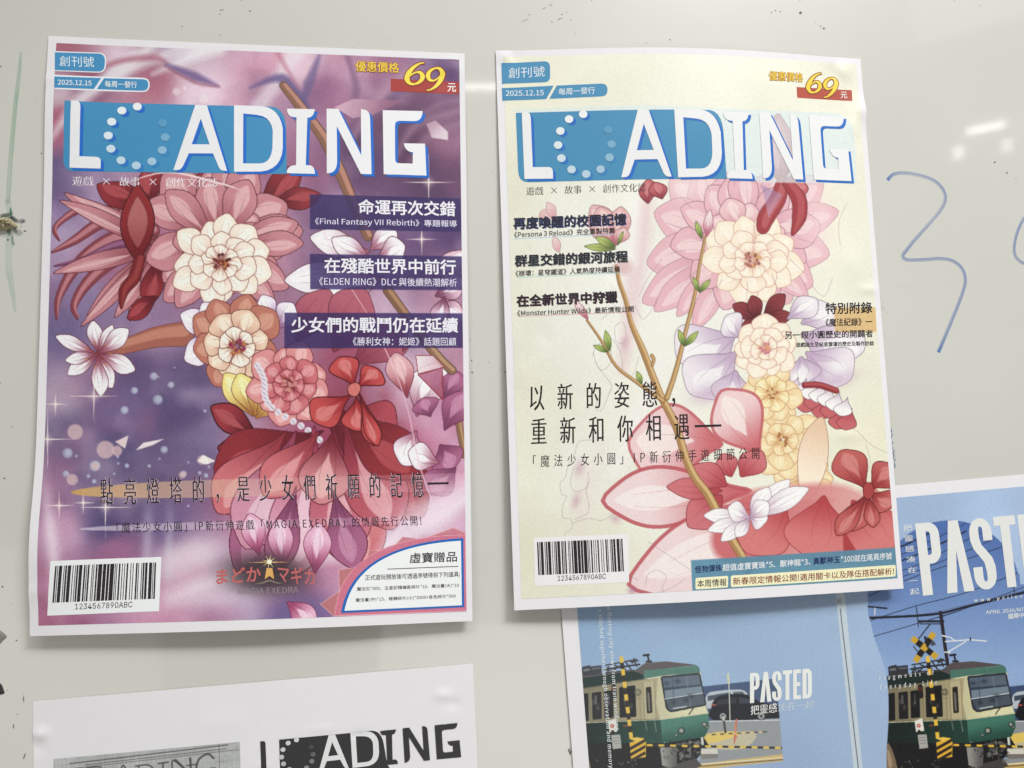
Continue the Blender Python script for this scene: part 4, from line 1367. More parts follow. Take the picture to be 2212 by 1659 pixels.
q0, q1, q2 = C1(1020, 1545)[0], C2(1460, 1478)[0], C1(1016, 1456)[0]
write(S_PURPLE, 'feature_lettering', '「魔法少女小圓」IP新衍伸遊戲「MAGIA EXEDRA」的情報先行公開!', q0, q1, q2, (30, 20, 28), WP, 0.12, P, space=1.12, ming=(0.004, -0.006))
barcode(S_PURPLE, D1((358, 195), (1142, 167), (1125, 550), (335, 582)), D1((392, 230), (1105, 205), (1095, 462), (372, 490)), W3(D1, 532, 538, 937, 522, 40), WP, 0.10, P)
# small emblem: kana on both sides of a lit lighthouse, latin line below
em = patch(S_PURPLE, 'lighthouse_emblem', D1((1885, 245), (1925, 245), (1938, 325), (1905, 300), (1872, 325)), (206, 150, 80), WP, 0.10, P)
patches(S_PURPLE, 'emblem_star_shape', [D1(*[(1905 + (52 if k % 2 == 0 else 9) * math.cos(k * math.pi / 8 + 0.2), 200 + (52 if k % 2 == 0 else 9) * math.sin(k * math.pi / 8 + 0.2)) for k in range(16)])], (236, 206, 130), WP, 0.12, em)
patch(S_PURPLE, 'emblem_glint', D1((1745, 206), (1905, 200), (2060, 203), (1905, 207)), (216, 166, 110), WP, 0.13, em)
patch(S_PURPLE, 'emblem_core', D1(*[(1905 + 17 * math.cos(k * 0.5236), 201 + 17 * math.sin(k * 0.5236)) for k in range(12)]), (250, 236, 190), WP, 0.16, em)
patch(S_PURPLE, 'emblem_foot', D1((1800, 356), (1850, 345), (1905, 325), (1960, 345), (2010, 352), (1960, 356), (1905, 340), (1850, 358)), (110, 92, 84), WP, 0.12, em)
write(S_PURPLE, 'emblem_lettering', 'まどか', *W3(D1, 1530, 360, 1845, 340, 110), (178, 84, 84), WP, 0.12, em, bold=0.02)
write(S_PURPLE, 'emblem_lettering', 'マギカ', *W3(D1, 1965, 345, 2225, 372, 125), (174, 84, 84), WP, 0.12, em, bold=0.012)
write(S_PURPLE, 'emblem_lettering', 'MAGIA EXEDRA', *W3(D1, 1685, 432, 2110, 420, 44), (128, 108, 112), WP, 0.12, em, 'cjk', bold=0.01)
# gift panel
gift_o = D2((617, 563), *arc((622, 530), (720, 75), (1480, 33), 18), (1487, 522))
gift_i = D2((640, 547), *arc((645, 522), (745, 92), (1463, 52), 18), (1470, 508))
gp = patch(S_PURPLE, 'gift_panel', gift_o, (22, 84, 160), WP, 0.10, P)
patch(S_PURPLE, 'gift_panel_face', gift_i, (222, 219, 216), WP, 0.15, gp)
for txt, a, bo in (('虛寶贈品', (1100, 212, 1435, 200, 74), 0.010), ('正式遊玩開放後可透過序號得到下列道具:', (786, 332, 1456, 306, 38), 0.004), ('魔法石*500、五星記憶鑰匙碎片*10、魔法書(大)*10', (727, 410, 1448, 382, 30), 0.004), ('魔法書(中)*15、稜鏡碎片(小)*3000+各色碎片*500', (718, 488, 1426, 458, 30), 0.004)):
    write(S_PURPLE, 'gift_lettering', txt, *W3(D2, *a), (34, 28, 32), WP, 0.20, gp, bold=bo)
patch(S_PURPLE, 'gift_rule', D2((943, 250), (1443, 230), (1443, 235), (943, 255)), (60, 52, 56), WP, 0.20, gp)

# ================================================================== the cream cover
WC = (226, 223, 227)
Q = thing('poster', 'pale cream magazine cover print with black headlines, its foot overlapping the blue sheet', 'poster', S_CREAM)
link('sheet', paper_mesh('sheet', S_CREAM, 106, 149), paper_white, Q)
cv = Canvas(S_CREAM, (0.0185, 0.0125, 0.9855, 0.981), 570, 815, (232, 228, 214))
cv.field([(1090, 150, 226, 220, 192), (1300, 130, 228, 224, 200), (1500, 130, 232, 228, 210), (1700, 140, 230, 226, 206), (1830, 180, 230, 224, 200), (1090, 400, 222, 216, 192),
          (1840, 420, 232, 226, 202), (1100, 640, 218, 214, 194), (1250, 480, 230, 228, 218), (1250, 700, 230, 227, 222), (1400, 420, 234, 230, 222), (1500, 650, 236, 231, 226),
          (1870, 640, 230, 226, 206), (1860, 820, 226, 220, 196), (1110, 850, 220, 215, 192), (1150, 1000, 220, 216, 194), (1250, 1000, 230, 228, 220), (1120, 1200, 220, 214, 184),
          (1300, 1200, 222, 217, 192), (1450, 1100, 232, 230, 222), (1430, 1270, 226, 220, 204), (1900, 950, 228, 220, 188), (1350, 600, 234, 231, 228), (1700, 1260, 226, 220, 210)], 2.6)
cv.c += (pix((230, 227, 219)) - cv.c) * 0.35
cv.noise(6, 0.05, 21)
cv.noise(10, 0.16, 22, (240, 236, 230), 0.55)
SK = (120, 104, 116)
for b, t, w in (((1165, 475), (1192, 450), 26), ((1208, 545), (1192, 512), 18), ((1200, 470), (1178, 440), 22)):
    petal(cv, b, t, w, 4, (214, 150, 155), (226, 184, 184), (150, 96, 104), 0.5, None, 0.6, False, 0.7, 0.85)
# soft pink veil and the pale frilled drawing at the side
for pts, w, c, a in (([(1400, 410), (1385, 500), (1370, 620), (1345, 800)], (20, 44, 40, 16), (222, 170, 184), 0.45), ([(1375, 430), (1360, 560)], (18, 30), (240, 236, 234), 0.8),
                     ([(1300, 960), (1260, 1080), (1250, 1200)], (20, 46, 30), (226, 206, 204), 0.4), ([(1430, 770), (1380, 900), (1330, 1020)], (16, 40, 24), (236, 228, 230), 0.7)):
    cv.stroke(pts, w, c, a, 12)
for pts in ([(1278, 950), (1250, 955), (1240, 985), (1226, 1010), (1222, 1030), (1210, 1045), (1214, 1068), (1224, 1072), (1216, 1092), (1216, 1118), (1232, 1120), (1236, 1140), (1222, 1152), (1216, 1170)],
            [(1240, 1010), (1232, 1040), (1242, 1062), (1270, 1050), (1270, 1020)], [(1270, 1040), (1266, 1062), (1272, 1090), (1268, 1110), (1240, 1122)], [(1236, 1130), (1270, 1120), (1300, 1124), (1326, 1110)],
            [(1282, 760), (1290, 790), (1320, 830), (1316, 850)], [(1328, 705), (1345, 695), (1352, 720), (1346, 742), (1330, 735), (1328, 705)], [(1280, 770), (1290, 745), (1315, 745), (1320, 780), (1300, 800), (1285, 780)],
            [(1320, 728), (1340, 760), (1345, 800)], [(1380, 770), (1372, 800), (1364, 812)], [(1300, 845), (1286, 880), (1300, 885), (1320, 840)]):
    cv.stroke(pts, 1.0, SK, 0.55, 0.6)
for x, y, rx, ry in ((1252, 1012, 10, 18), (1244, 1082, 9, 16), (1330, 1120, 12, 10), (1350, 740, 10, 16)):
    cv.glow(x, y, rx, ry, (190, 140, 160), 0.55, 0.3)
# ---- invented bouquet
PL = (150, 96, 116)
BL = ((196, 128, 148), (226, 172, 184), (238, 206, 210))
BL2 = ((196, 120, 140), (230, 182, 190), (240, 212, 214))
RED = ((150, 52, 62), (190, 86, 94), (214, 126, 130))
CRM = ((222, 176, 152), (242, 224, 204), (246, 234, 220))
VIO = ((186, 156, 190), (230, 218, 228), (240, 236, 238))
RIM = ((200, 92, 100), (232, 196, 200), (240, 226, 224))
# pale petals fanned round the upper bloom
for t, w, b in (((1440, 395), 80, 12), ((1500, 372), 90, 6), ((1575, 370), 96, 0), ((1650, 385), 90, -8), ((1720, 375), 80, -10), ((1785, 400), 80, -14), ((1815, 470), 60, -14), ((1790, 560), 70, -10), ((1760, 610), 70, 10),
                ((1410, 470), 80, 12), ((1395, 560), 80, -10), ((1380, 640), 66, -16), ((1420, 680), 50, 10), ((1470, 690), 40, 10), ((1505, 720), 40, 8), ((1700, 660), 70, -8), ((1740, 650), 40, -8)):
    petal(cv, (1600, 520), t, w * 1.25, b, BL[0], BL[1], PL, 0.66, BL[2], 0.7, True, 0.7)
for pts in ([(1380, 640), (1400, 600), (1430, 560)], [(1372, 660), (1390, 690), (1420, 650)], [(1300, 690), (1330, 660)], [(1830, 440), (1812, 480), (1815, 530)], [(1798, 600), (1780, 640), (1752, 615)]):
    cv.stroke(pts, 1.0, PL, 0.55, 0.6)
bloom(cv, 1605, 515, 158, (BL, BL2, BL2), 2, 13, 31, 0.94, PL)
bloom(cv, 1625, 560, 108, (CRM, CRM, CRM), 3, 11, 34, 0.9, (206, 152, 140), ((150, 86, 76), (180, 104, 92), (214, 160, 110)), 0.2)
for k in range(14):
    a = k * 0.45 + 0.1
    cv.stroke([(1600 + 125 * math.cos(a), 505 + 105 * math.sin(a)), (1600 + 165 * math.cos(a + .05), 505 + 150 * math.sin(a + .05))], (1.4, 0.4), (130, 84, 124), 0.55)
cv.glow(1480, 400, 40, 34, (240, 222, 222), 0.6)
cv.glow(1770, 480, 30, 80, (236, 206, 210), 0.55)
# crimson ribbon loops through the head of the bouquet
for b, t, w, be in (((1690, 400), (1686, 245), 62, -6), ((1690, 395), (1660, 300), 60, 10), ((1690, 400), (1745, 395), 50, 12), ((1400, 440), (1392, 388), 40, 8), ((1430, 430), (1420, 392), 40, -6)):
    petal(cv, b, t, w, be, RED[0], RED[1], (92, 22, 34), 0.55, RED[2], 0.9)
ribbon(cv, [(1690, 395), (1680, 430), (1655, 470), (1648, 492)], (26, 34, 36, 26), (160, 50, 56), (186, 86, 92), (92, 22, 34))
ribbon(cv, [(1700, 395), (1725, 430), (1726, 470), (1712, 506)], (20, 32, 30, 6), (156, 44, 52), (182, 74, 80), (92, 22, 34))
cv.fill(PX(1645, 400, 1690, 420, 1660, 470), (140, 110, 160), ((1650, 400), (1680, 460), (196, 150, 180)), 2, 0.6)
for b, t, w, be in (((1640, 690), (1580, 664), 34, 6), ((1640, 692), (1620, 640), 34, 4), ((1645, 690), (1700, 640), 36, -6), ((1640, 695), (1600, 706), 30, -4), ((1650, 690), (1710, 676), 30, 4)):
    petal(cv, b, t, w, be, (84, 24, 30), (136, 48, 54), (60, 16, 22), 0.6, None, 0.8)
# white and violet puffed petals, both sides
for b, t, w, be in (((1590, 720), (1480, 800), 130, 26), ((1590, 760), (1500, 860), 120, 14), ((1590, 800), (1570, 880), 100, -10), ((1600, 730), (1560, 690), 60, 10), ((1730, 700), (1800, 660), 76, 10), ((1730, 720), (1856, 780), 120, -26),
                    ((1740, 760), (1830, 830), 110, -12), ((1730, 770), (1740, 830), 90, 10), ((1700, 690), (1760, 640), 54, 8)):
    petal(cv, b, t, w, be, VIO[0], VIO[1], (112, 92, 116), 0.62, VIO[2], 0.8, True, 0.75)
for x, y, rx, ry in ((1530, 850, 40, 22), (1770, 800, 26, 30), (1810, 820, 40, 16)):
    cv.glow(x, y, rx, ry, (176, 136, 176), 0.5, -0.3)
# frilled white rim with crimson lining
for k in range(9):
    t = k / 8
    x, y = 1690 + 140 * t, 850 + 58 * t * t + (8 if k % 2 else -4)
    petal(cv, (x + 10, y - 22), (x, y + 26), 44, 6, (170, 56, 66), (196, 90, 96), (96, 36, 44), 0.7, None, 0.7, False)
for k in range(8):
    t = k / 7
    x, y = 1698 + 125 * t, 838 + 44 * t * t
    petal(cv, (x + 8, y - 24), (x - 2, y + 18), 40, 5, (206, 180, 200), (238, 232, 234), (112, 92, 110), 0.7, None, 0.7, False)
ribbon(cv, [(1738, 832), (1770, 832), (1806, 844)], (12, 13, 12), (146, 40, 46), (180, 76, 80), (80, 20, 26), 0.6)
# golden roses
GLD = ((224, 172, 116), (238, 208, 160), (243, 228, 188))
bloom(cv, 1735, 1035, 72, (GLD, GLD), 2, 9, 45, 1.0, (196, 146, 104), ((150, 90, 50), (214, 170, 110)), 0.2)
bloom(cv, 1690, 950, 84, (GLD, GLD, GLD), 3, 9, 43, 1.08, (196, 146, 104), ((160, 96, 56), (226, 190, 130)), 0.5)
bloom(cv, 1668, 850, 66, (GLD, ((222, 170, 106), (240, 216, 160), (244, 232, 190))), 2, 9, 41, 1.05, (196, 146, 104), ((160, 96, 56), (226, 190, 130)), 0.1)
bloom(cv, 1652, 752, 74, (CRM, CRM, CRM), 3, 9, 47, 0.95, (204, 150, 138), ((196, 96, 130), (220, 150, 110)), 0.4)
petal(cv, (1776, 900), (1712, 1084), 66, -22, (226, 188, 156), (244, 224, 204), (150, 100, 84), 0.45, None, 0.7, False)
# big lily petals with crimson rims
for b, t, w, be in (((1560, 960), (1360, 935), 170, -20), ((1640, 980), (1550, 850), 120, 10)):
    petal(cv, b, t, w, be, RIM[0], RIM[1], (190, 84, 92), 0.6, RIM[2], 3.2)
for b, t, w, be in (((1620, 1060), (1302, 1086), 130, 4), ((1800, 1080), (1350, 1240), 170, -24)):
    petal(cv, b, t, w, be, (196, 84, 92), (232, 204, 208), (184, 70, 80), 0.62, (240, 228, 228), 4.2)
for b, t, w, be in (((1560, 1070), (1486, 1138), 76, 0), ((1560, 1060), (1440, 1060), 46, 8), ((1580, 1030), (1560, 980), 50, 0), ((1600, 1030), (1640, 970), 60, 8), ((1570, 1050), (1500, 1000), 60, -8)):
    petal(cv, b, t, w, be, (176, 58, 68), (204, 104, 112), (126, 34, 44), 0.55, None, 0.9)
cv.fill(PX(1600, 1070, 1700, 1050, 1830, 1050, 1925, 1120, 1940, 1215, 1700, 1220, 1560, 1210, 1540, 1140), (200, 90, 96), ((1580, 1080), (1900, 1190), (222, 158, 156)), 8, 0.94, 4)
for b, t, w, be in (((1700, 1080), (1620, 1200), 130, 10), ((1780, 1070), (1760, 1210), 150, 0), ((1840, 1080), (1910, 1200), 130, -10)):
    petal(cv, b, t, w, be, (180, 56, 62), (212, 112, 112), (150, 40, 50), 0.62, None, 0.9)
cv.fill(PX(1820, 1140, 1862, 1210, 1822, 1212), (170, 50, 52), None, 1, 0.9)
cv.fill(PX(1862, 1060, 1925, 1120, 1922, 1090, 1880, 1040), (196, 84, 84), None, 2, 0.8)
# branches with buds and leaves
TD, TM, TL = (112, 74, 40), (170, 124, 74), (214, 174, 118)
branch(cv, [(1331, 575), (1338, 610), (1352, 650), (1364, 700), (1390, 760), (1425, 850), (1460, 920), (1480, 985), (1500, 1030), (1530, 1070), (1566, 1140), (1604, 1204)], (5, 7, 8, 9, 13, 14, 15, 16, 16, 17, 18, 15), TD, TM, TL)
branch(cv, [(1523, 512), (1510, 580), (1500, 640), (1480, 720), (1460, 800), (1440, 860)], (4, 5, 6, 7, 9, 10), TD, TM, TL)
branch(cv, [(1268, 692), (1300, 738), (1330, 790), (1370, 822), (1432, 866)], (3, 4, 5, 6, 8), TD, TM, TL)
branch(cv, [(1408, 768), (1412, 776), (1409, 790)], (6, 6, 4), TD, TM, TL)
for b, t, w in (((1516, 516), (1503, 478), 12), ((1510, 630), (1497, 598), 11), ((1510, 632), (1534, 604), 12), ((1478, 748), (1466, 712), 13), ((1478, 748), (1508, 716), 14), ((1317, 758), (1308, 714), 15), ((1314, 760), (1282, 746), 12), ((1386, 830), (1376, 802), 12)):
    leaf(cv, b, t, w, (86, 110, 50), (172, 190, 96), (70, 84, 40))
for b, t, w, c in (((1270, 690), (1240, 648), 16, BL2), ((1526, 512), (1534, 452), 20, BL2)):
    petal(cv, b, t, w, 0, (190, 92, 116), (232, 200, 206), (140, 70, 92), 0.5, (240, 226, 228), 0.7)
for b, t, w, be in (((1328, 530), (1270, 450), 60, 10), ((1328, 530), (1300, 445), 56, -6), ((1328, 532), (1336, 446), 52, 6), ((1330, 530), (1290, 470), 50, -8), ((1330, 530), (1345, 490), 34, 6)):
    petal(cv, b, t, w, be, (190, 96, 110), (224, 170, 172), (132, 78, 88), 0.6, (236, 206, 204), 0.7)
for b, t, w in (((1330, 538), (1262, 532), 16), ((1330, 534), (1286, 512), 18), ((1334, 530), (1346, 500), 8)):
    leaf(cv, b, t, w, (90, 106, 56), (176, 186, 100), (70, 84, 40))
cv.disc(1346, 575, 18, (196, 120, 130), 0.4, 8)
# white lily low at the branch
for t, w, b in (((1520, 1120), 34, 6), ((1530, 1150), 30, 4), ((1560, 1172), 30, 4), ((1590, 1160), 28, 0), ((1655, 1130), 50, -8), ((1700, 1030), 40, 8), ((1655, 1050), 40, 6), ((1750, 1062), 44, -8), ((1660, 1085), 40, 0), ((1570, 1105), 44, 8)):
    petal(cv, (1620, 1118), t, w, b, (196, 160, 190), (238, 232, 236), (120, 90, 110), 0.6, (244, 240, 242), 0.7, True, 0.7)
# crimson bow at the edge
for b, t, w, be in (((1872, 1060), (1825, 968), 78, -10), ((1874, 1062), (1846, 1150), 60, 10), ((1880, 1058), (1930, 1000), 80, 12), ((1880, 1064), (1925, 1100), 60, -8), ((1872, 1070), (1812, 1160), 44, 6), ((1878, 1070), (1880, 1140), 34, -6)):
    petal(cv, b, t, w, be, (150, 40, 44), (190, 84, 82), (98, 24, 30), 0.66, (214, 130, 124), 1.0)
cv.fill(PX(1866, 1046, 1882, 1044, 1888, 1064, 1878, 1078, 1866, 1072), (170, 58, 58), None, 0.9, 1, 4, (98, 24, 30), 0.9)
for pts in ([(1820, 920), (1850, 930), (1880, 960), (1930, 985)], [(1870, 960), (1880, 1000), (1868, 1030)]):
    cv.stroke(pts, 1.0, SK, 0.5)
for pts in ([(1394, 1265), (1400, 1240), (1420, 1232), (1440, 1245), (1430, 1270), (1440, 1285)], [(1380, 1255), (1350, 1240), (1320, 1245)], [(1480, 1250), (1450, 1270), (1420, 1280)], [(1400, 1170), (1430, 1190), (1490, 1230)]):
    cv.stroke(pts, 1.2, (140, 110, 124), 0.5)
cv.glow(1366, 1275, 10, 10, (170, 100, 140), 0.6)
# pale band behind the masthead
cv.fill(J(A3((20, 955), (1200, 915)), A4((0, 930), *arc((620, 955), (770, 980), (785, 1200), 8), (800, 1550), (0, 1540))), (208, 222, 228), None, 1.2, 0.62)
cv.fill(J(A3((1890, 950), (2212, 960)), A4((0, 930), *arc((620, 955), (770, 980), (785, 1200), 8), (800, 1550), (0, 1540)), A3((1910, 1550))), (206, 218, 226), None, 2, 0.22)
# orange tint box, blue band at the foot
cv.fill(B4((608, 1095), (957, 1092), (968, 1302), (615, 1305)), (216, 172, 108), None, 0.8, 0.86)
cv.fill(J(D3((1293, 190)), D4((1302, 100), (1323, 322)), D3((1304, 418))), (74, 130, 162), None, 0.8, 0.90)
cv.stroke(J(B3((52, 533)), B3((930, 492))), 1.6, (150, 184, 220), 0.9, 0.7, 0)
cv.stroke(J(B3((72, 870)), B3((975, 830))), 1.6, (150, 200, 196), 0.9, 0.7, 0)
cv.stroke(J(B3((88, 1208)), B3((1095, 1170))), 1.6, (204, 140, 150), 0.9, 0.7, 0)
cv.c += (cv.c.mean(-1, keepdims=True) - cv.c) * 0.10
cv.c += (rng.random(cv.c.shape[:2])[..., None] - 0.5) * 0.025
cv.build('cover_artwork', WC, print_ink, 0.06, Q)

INK = (30, 24, 28)
BLUE2 = (56, 126, 172)
LW = (214, 222, 232)
tab = rounded(J(A2((2155, 550)), A3((-58, 552), (366, 533), (368, 716), (-15, 727)), A2((2160, 730)))[[0, 2, 3, 5]], (0, 13, 13, 0))
b1 = patch(S_CREAM, 'issue_badge', tab, BLUE2, WC, 0.10, Q)
write(S_CREAM, 'badge_lettering', '創刊號', *W3(A3, 4, 684, 320, 668, 92), LW, WC, 0.15, b1)
b2 = patch(S_CREAM, 'date_badge', A3((-53, 768), (398, 747), (333, 864), (-48, 878)), BLUE2, WC, 0.10, Q)
patch(S_CREAM, 'date_badge_end', rounded(A3((425, 746), (866, 727), (868, 838), (360, 862)), (0, 14, 14, 0), 7), BLUE2, WC, 0.10, b2)
write(S_CREAM, 'badge_lettering', '2025.12.15', *W3(A3, -20, 838, 312, 832, 48), LW, WC, 0.15, b2, bold=0.012)
write(S_CREAM, 'badge_lettering', '每周一發行', *W3(A3, 440, 830, 757, 818, 60), LW, WC, 0.15, b2, bold=0.010)
masthead(S_CREAM, (A3(143, 1560)[0], A4(755, 1530)[0], A3(120, 980)[0]), WC, Q, (226, 224, 228), (22, 92, 184), BLUE2, (226, 228, 232))
t = A3(160, 1704, 1200, 1670, 160, 1630)
write(S_CREAM, 'subtitle_lettering', '遊戲   ×   故事   ×   創作文化誌', t[0], t[1], t[2], INK, WC, 0.12, Q, ming=(0.000, -0.018))
pb = patch(S_CREAM, 'price_bar', A4((292, 735), (757, 762), (763, 852), (297, 826)), (168, 62, 46), WC, 0.10, Q)
for c, o, bo in (((140, 66, 26), 0.13, 0.050), ((230, 184, 48), 0.18, 0.012)):
    x0 = 0 if bo < 0.03 else 3
    write(S_CREAM, 'price_lettering', '優惠價格', *W3(A4, 58 - x0, 678 + x0, 345 + x0, 696 + x0, 78 + 2 * x0), c, WC, o, pb, bold=bo)
figure69(S_CREAM, (1742, 158, 1774, 201), (1778, 169, 1809, 212), pb, WC, 0.16, (232, 198, 48), (130, 50, 26))
write(S_CREAM, 'price_lettering', '元', *W3(A4, 662, 832, 718, 833, 56), (232, 224, 222), WC, 0.16, pb, bold=0.014)
for big, small, a, b, sh in (('再度喚醒的校園記憶', '《Persona 3 Reload》完全重製特集', (46, 450, 1030, 412, 105), (54, 524, 932, 486, 54), (46, 66, 130)),
                             ('群星交錯的銀河旅程', '《崩壞：星穹鐵道》人氣熱度持續延燒', (58, 776, 1042, 735, 104), (66, 862, 976, 824, 54), (92, 104, 104)),
                             ('在全新世界中狩獵', '《Monster Hunter Wilds》最新情報公開', (74, 1124, 952, 1086, 104), (80, 1206, 1096, 1168, 52), (84, 40, 44))):
    s3 = W3(B3, *a)
    write(S_CREAM, 'headline_shadow_lettering', big, *s3, sh, WC, 0.10, Q, bold=0.026, shift=(0.35, 0.4))
    write(S_CREAM, 'headline_lettering', big, *s3, (28, 24, 36), WC, 0.15, Q, bold=0.026)
    write(S_CREAM, 'byline_lettering', small, *W3(B3, *b), INK, WC, 0.12, Q, bold=0.012)
for txt, a, bo in (('特別附錄', (535, 1152, 930, 1144, 98), 0.018), ('《魔法紀錄》一', (535, 1256, 932, 1248, 68), 0.010), ('另一段小圓歷史的開闢者', (192, 1362, 936, 1346, 66), 0.014), ('遊戲誕生至結束營運的歷史及製作訪談', (286, 1430, 945, 1416, 40), 0.012)):
    write(S_CREAM, 'supplement_lettering', txt, *W3(B4, *a), INK, WC, 0.12, Q, bold=bo)
write(S_CREAM, 'feature_lettering', '以新的姿態，', *W3(C3, 190, 486, 1458, 448, 234), INK, WC, 0.12, Q, space=1.52, ming=(0.014, -0.006))
write(S_CREAM, 'feature_lettering', '重新和你相遇', *W3(C3, 202, 778, 1582, 730, 232), INK, WC, 0.12, Q, space=1.52, ming=(0.014, -0.006))
patch(S_CREAM, 'feature_dash', C3((1625, 606), (1858, 599), (1858, 618), (1625, 625)), INK, WC, 0.12, Q)
write(S_CREAM, 'feature_lettering', '「魔法少女小圓」IP新衍伸手遊細節公開', *W3(C3, 218, 975, 2190, 900, 106), INK, WC, 0.12, Q, space=1.30, ming=(0.004, -0.008))
barcode(S_CREAM, D3((183, 32), (850, 4), (856, 345), (190, 373)), D3((205, 62), (808, 38), (820, 268), (215, 295)), W3(D3, 352, 336, 692, 320, 36), WC, 0.10, Q, (228, 225, 230))
NAVY = (22, 30, 84)
WT = (222, 226, 232)
def band(txt, x0, x1, c):
    f = lambda x: (x, 240 - (x - 1650) * 0.0705)
    a, b = D3(*f(x0))[0], D3(*f(x1))[0]
    t = D3(f(x0)[0], f(x0)[1] - 50)[0]
    write(S_CREAM, 'band_lettering', txt, a + [0, 5.5], b + [0, 5.5], t + [0, 5.5], c, WC, 0.12, Q, bold=0.012)
band('怪物彈珠', 1322, 1512, NAVY)
band('超值虛寶寶珠*5、獸神龍*3、', 1516, 2138, WT)
band('真獸神玉', 2158, 2346, NAVY)
band('*100就在尾頁序號', 2352, 2712, WT)
for x0, x1, txt, c, a, b in ((1325, 1556, '本周情報', (40, 36, 36), (1336, 1545), 0), (1575, 2740, '新春限定情報公開!適用關卡以及隊伍搭配解析!', (120, 34, 30), (1590, 2728), 0)):
    f = lambda x, y: D3(x, y - (x - 1325) * 0.0655)[0]
    bx = patch(S_CREAM, 'notice_box', rounded(np.array([f(x0, 315), f(x1, 315), f(x1, 397), f(x0, 397)]), 3.5, 4), (236, 230, 190), WC, 0.10, Q)
    write(S_CREAM, 'notice_lettering', txt, f(a[0], 383), f(a[1], 385), f(a[0], 330), c, WC, 0.15, bx, bold=0.004)

# ================================================================== the draft sheet
WD = (206, 200, 199)
R_ = thing('draft_sheet', 'white sheet with black and white lettering drafts, hung below the purple print', 'paper sheet', S_DRAFT)
link('sheet', paper_mesh('sheet', S_DRAFT, 150, 211), paper_white, R_)
r = S_DRAFT.uv(D1((378, 1603), (1695, 1467), (1700, 1467), (378, 1603)))
v0 = r[[0, 1], 1].mean()
cv = Canvas(S_DRAFT, (r[0, 0], v0, r[1, 0], v0 + 0.17), 420, 170, (158, 156, 154))
cv.noise(6, 0.10, 41)
cv.noise(60, 0.10, 42)
GQ = lambda x, y: D1(x, y - (x - 380) * 0.1030)[0]
for k in range(0, 45):
    cv.stroke([GQ(380 + k * 30, 1590), GQ(384 + k * 30, 1900)], 0.9, (138, 136, 134), 0.6, 0.5, 0)
for k in range(0, 11):
    cv.stroke([GQ(380, 1612 + k * 30), GQ(1700, 1612 + k * 30)], 0.9, (138, 136, 134), 0.6, 0.5, 0)
PEN = (58, 56, 56)
for a in ((495, 1640, 1610, 1622, 2.4), (600, 1660, 1600, 1648, 1.6), (520, 1676, 1690, 1662, 1.2)):
    cv.stroke([GQ(a[0], a[1]), GQ(a[2], a[3])], a[4], PEN, 0.85, 0.7, 0)
for pts, w in (([(560, 1780), (600, 1690), (700, 1684), (720, 1700)], 3.2), ([(640, 1800), (660, 1720), (700, 1700)], 2.6), ([(830, 1800), (872, 1690), (915, 1800)], 3.4), ([(845, 1760), (905, 1758)], 2.4), ([(985, 1800), (982, 1712)], 3.2), ([(960, 1706), (1040, 1704), (1085, 1740), (1080, 1800)], 3.4),
               ([(1120, 1704), (1190, 1700)], 3.6), ([(1152, 1702), (1156, 1800)], 3.6), ([(1228, 1800), (1222, 1690), (1332, 1790)], 3.4), ([(1240, 1690), (1345, 1800)], 5.0), ([(1345, 1690), (1352, 1800)], 5.0), ([(1320, 1740), (1395, 1735)], 3.0), ([(1510, 1706), (1470, 1672), (1410, 1700), (1388, 1760), (1400, 1810)], 4.6),
               ([(1460, 1780), (1520, 1776), (1520, 1800)], 3.2), ([(1548, 1600), (1552, 1800)], 1.0), ([(740, 1690), (742, 1800)], 1.0)):
    cv.stroke([GQ(x, y) for x, y in pts], w, PEN, 0.85, 0.8, 4)
pho = cv.build('sketch_photo', WD, print_ink, 0.06, R_)
INKD = (36, 34, 35)
blk = D2((178, 1458), (707, 1408), *arc((835, 1395), (905, 1395), (920, 1500), 6), (942, 1632), (960, 1660), (200, 1720), *arc((196, 1700), (184, 1680), (184, 1640), 4))
masthead(S_DRAFT, (D2(55, 1717)[0], D2(1465, 1580)[0], D2(45, 1470)[0]), WD, R_, {'L': INKD, 'A': (200, 196, 195), 'D': (200, 196, 195), 'I': INKD, 'N': INKD, 'G': INKD}, None, INKD, (186, 184, 184), block_poly=blk)

# ================================================================== the blue sheet
WB = (222, 219, 224)
T_ = thing('poster', 'blue magazine jacket print with a green and cream train, partly tucked under the cream cover', 'poster', S_BLUE)
link('sheet', paper_mesh('sheet', S_BLUE, 149, 106), paper_white, T_)
r = S_BLUE.uv(J(D3((487, 545)), D3((578, 1655)), C4((1125, 1201), (2205, 1106))))
cv = Canvas(S_BLUE, (r[:2, 0].mean(), r[2:, 1].mean(), 0.975, 0.965), 900, 630, (168, 182, 206))
cv.field([(1250, 1330, 140, 168, 206), (1500, 1340, 144, 168, 204), (1800, 1350, 154, 176, 210), (1500, 1420, 152, 178, 214), (1800, 1500, 154, 176, 212), (1700, 1640, 148, 168, 206), (1860, 1400, 160, 182, 218), (2000, 1090, 156, 176, 212), (2200, 1080, 162, 182, 218), (2150, 1120, 168, 190, 228), (1880, 1640, 156, 176, 212), (2300, 1500, 158, 180, 216)], 2.4)


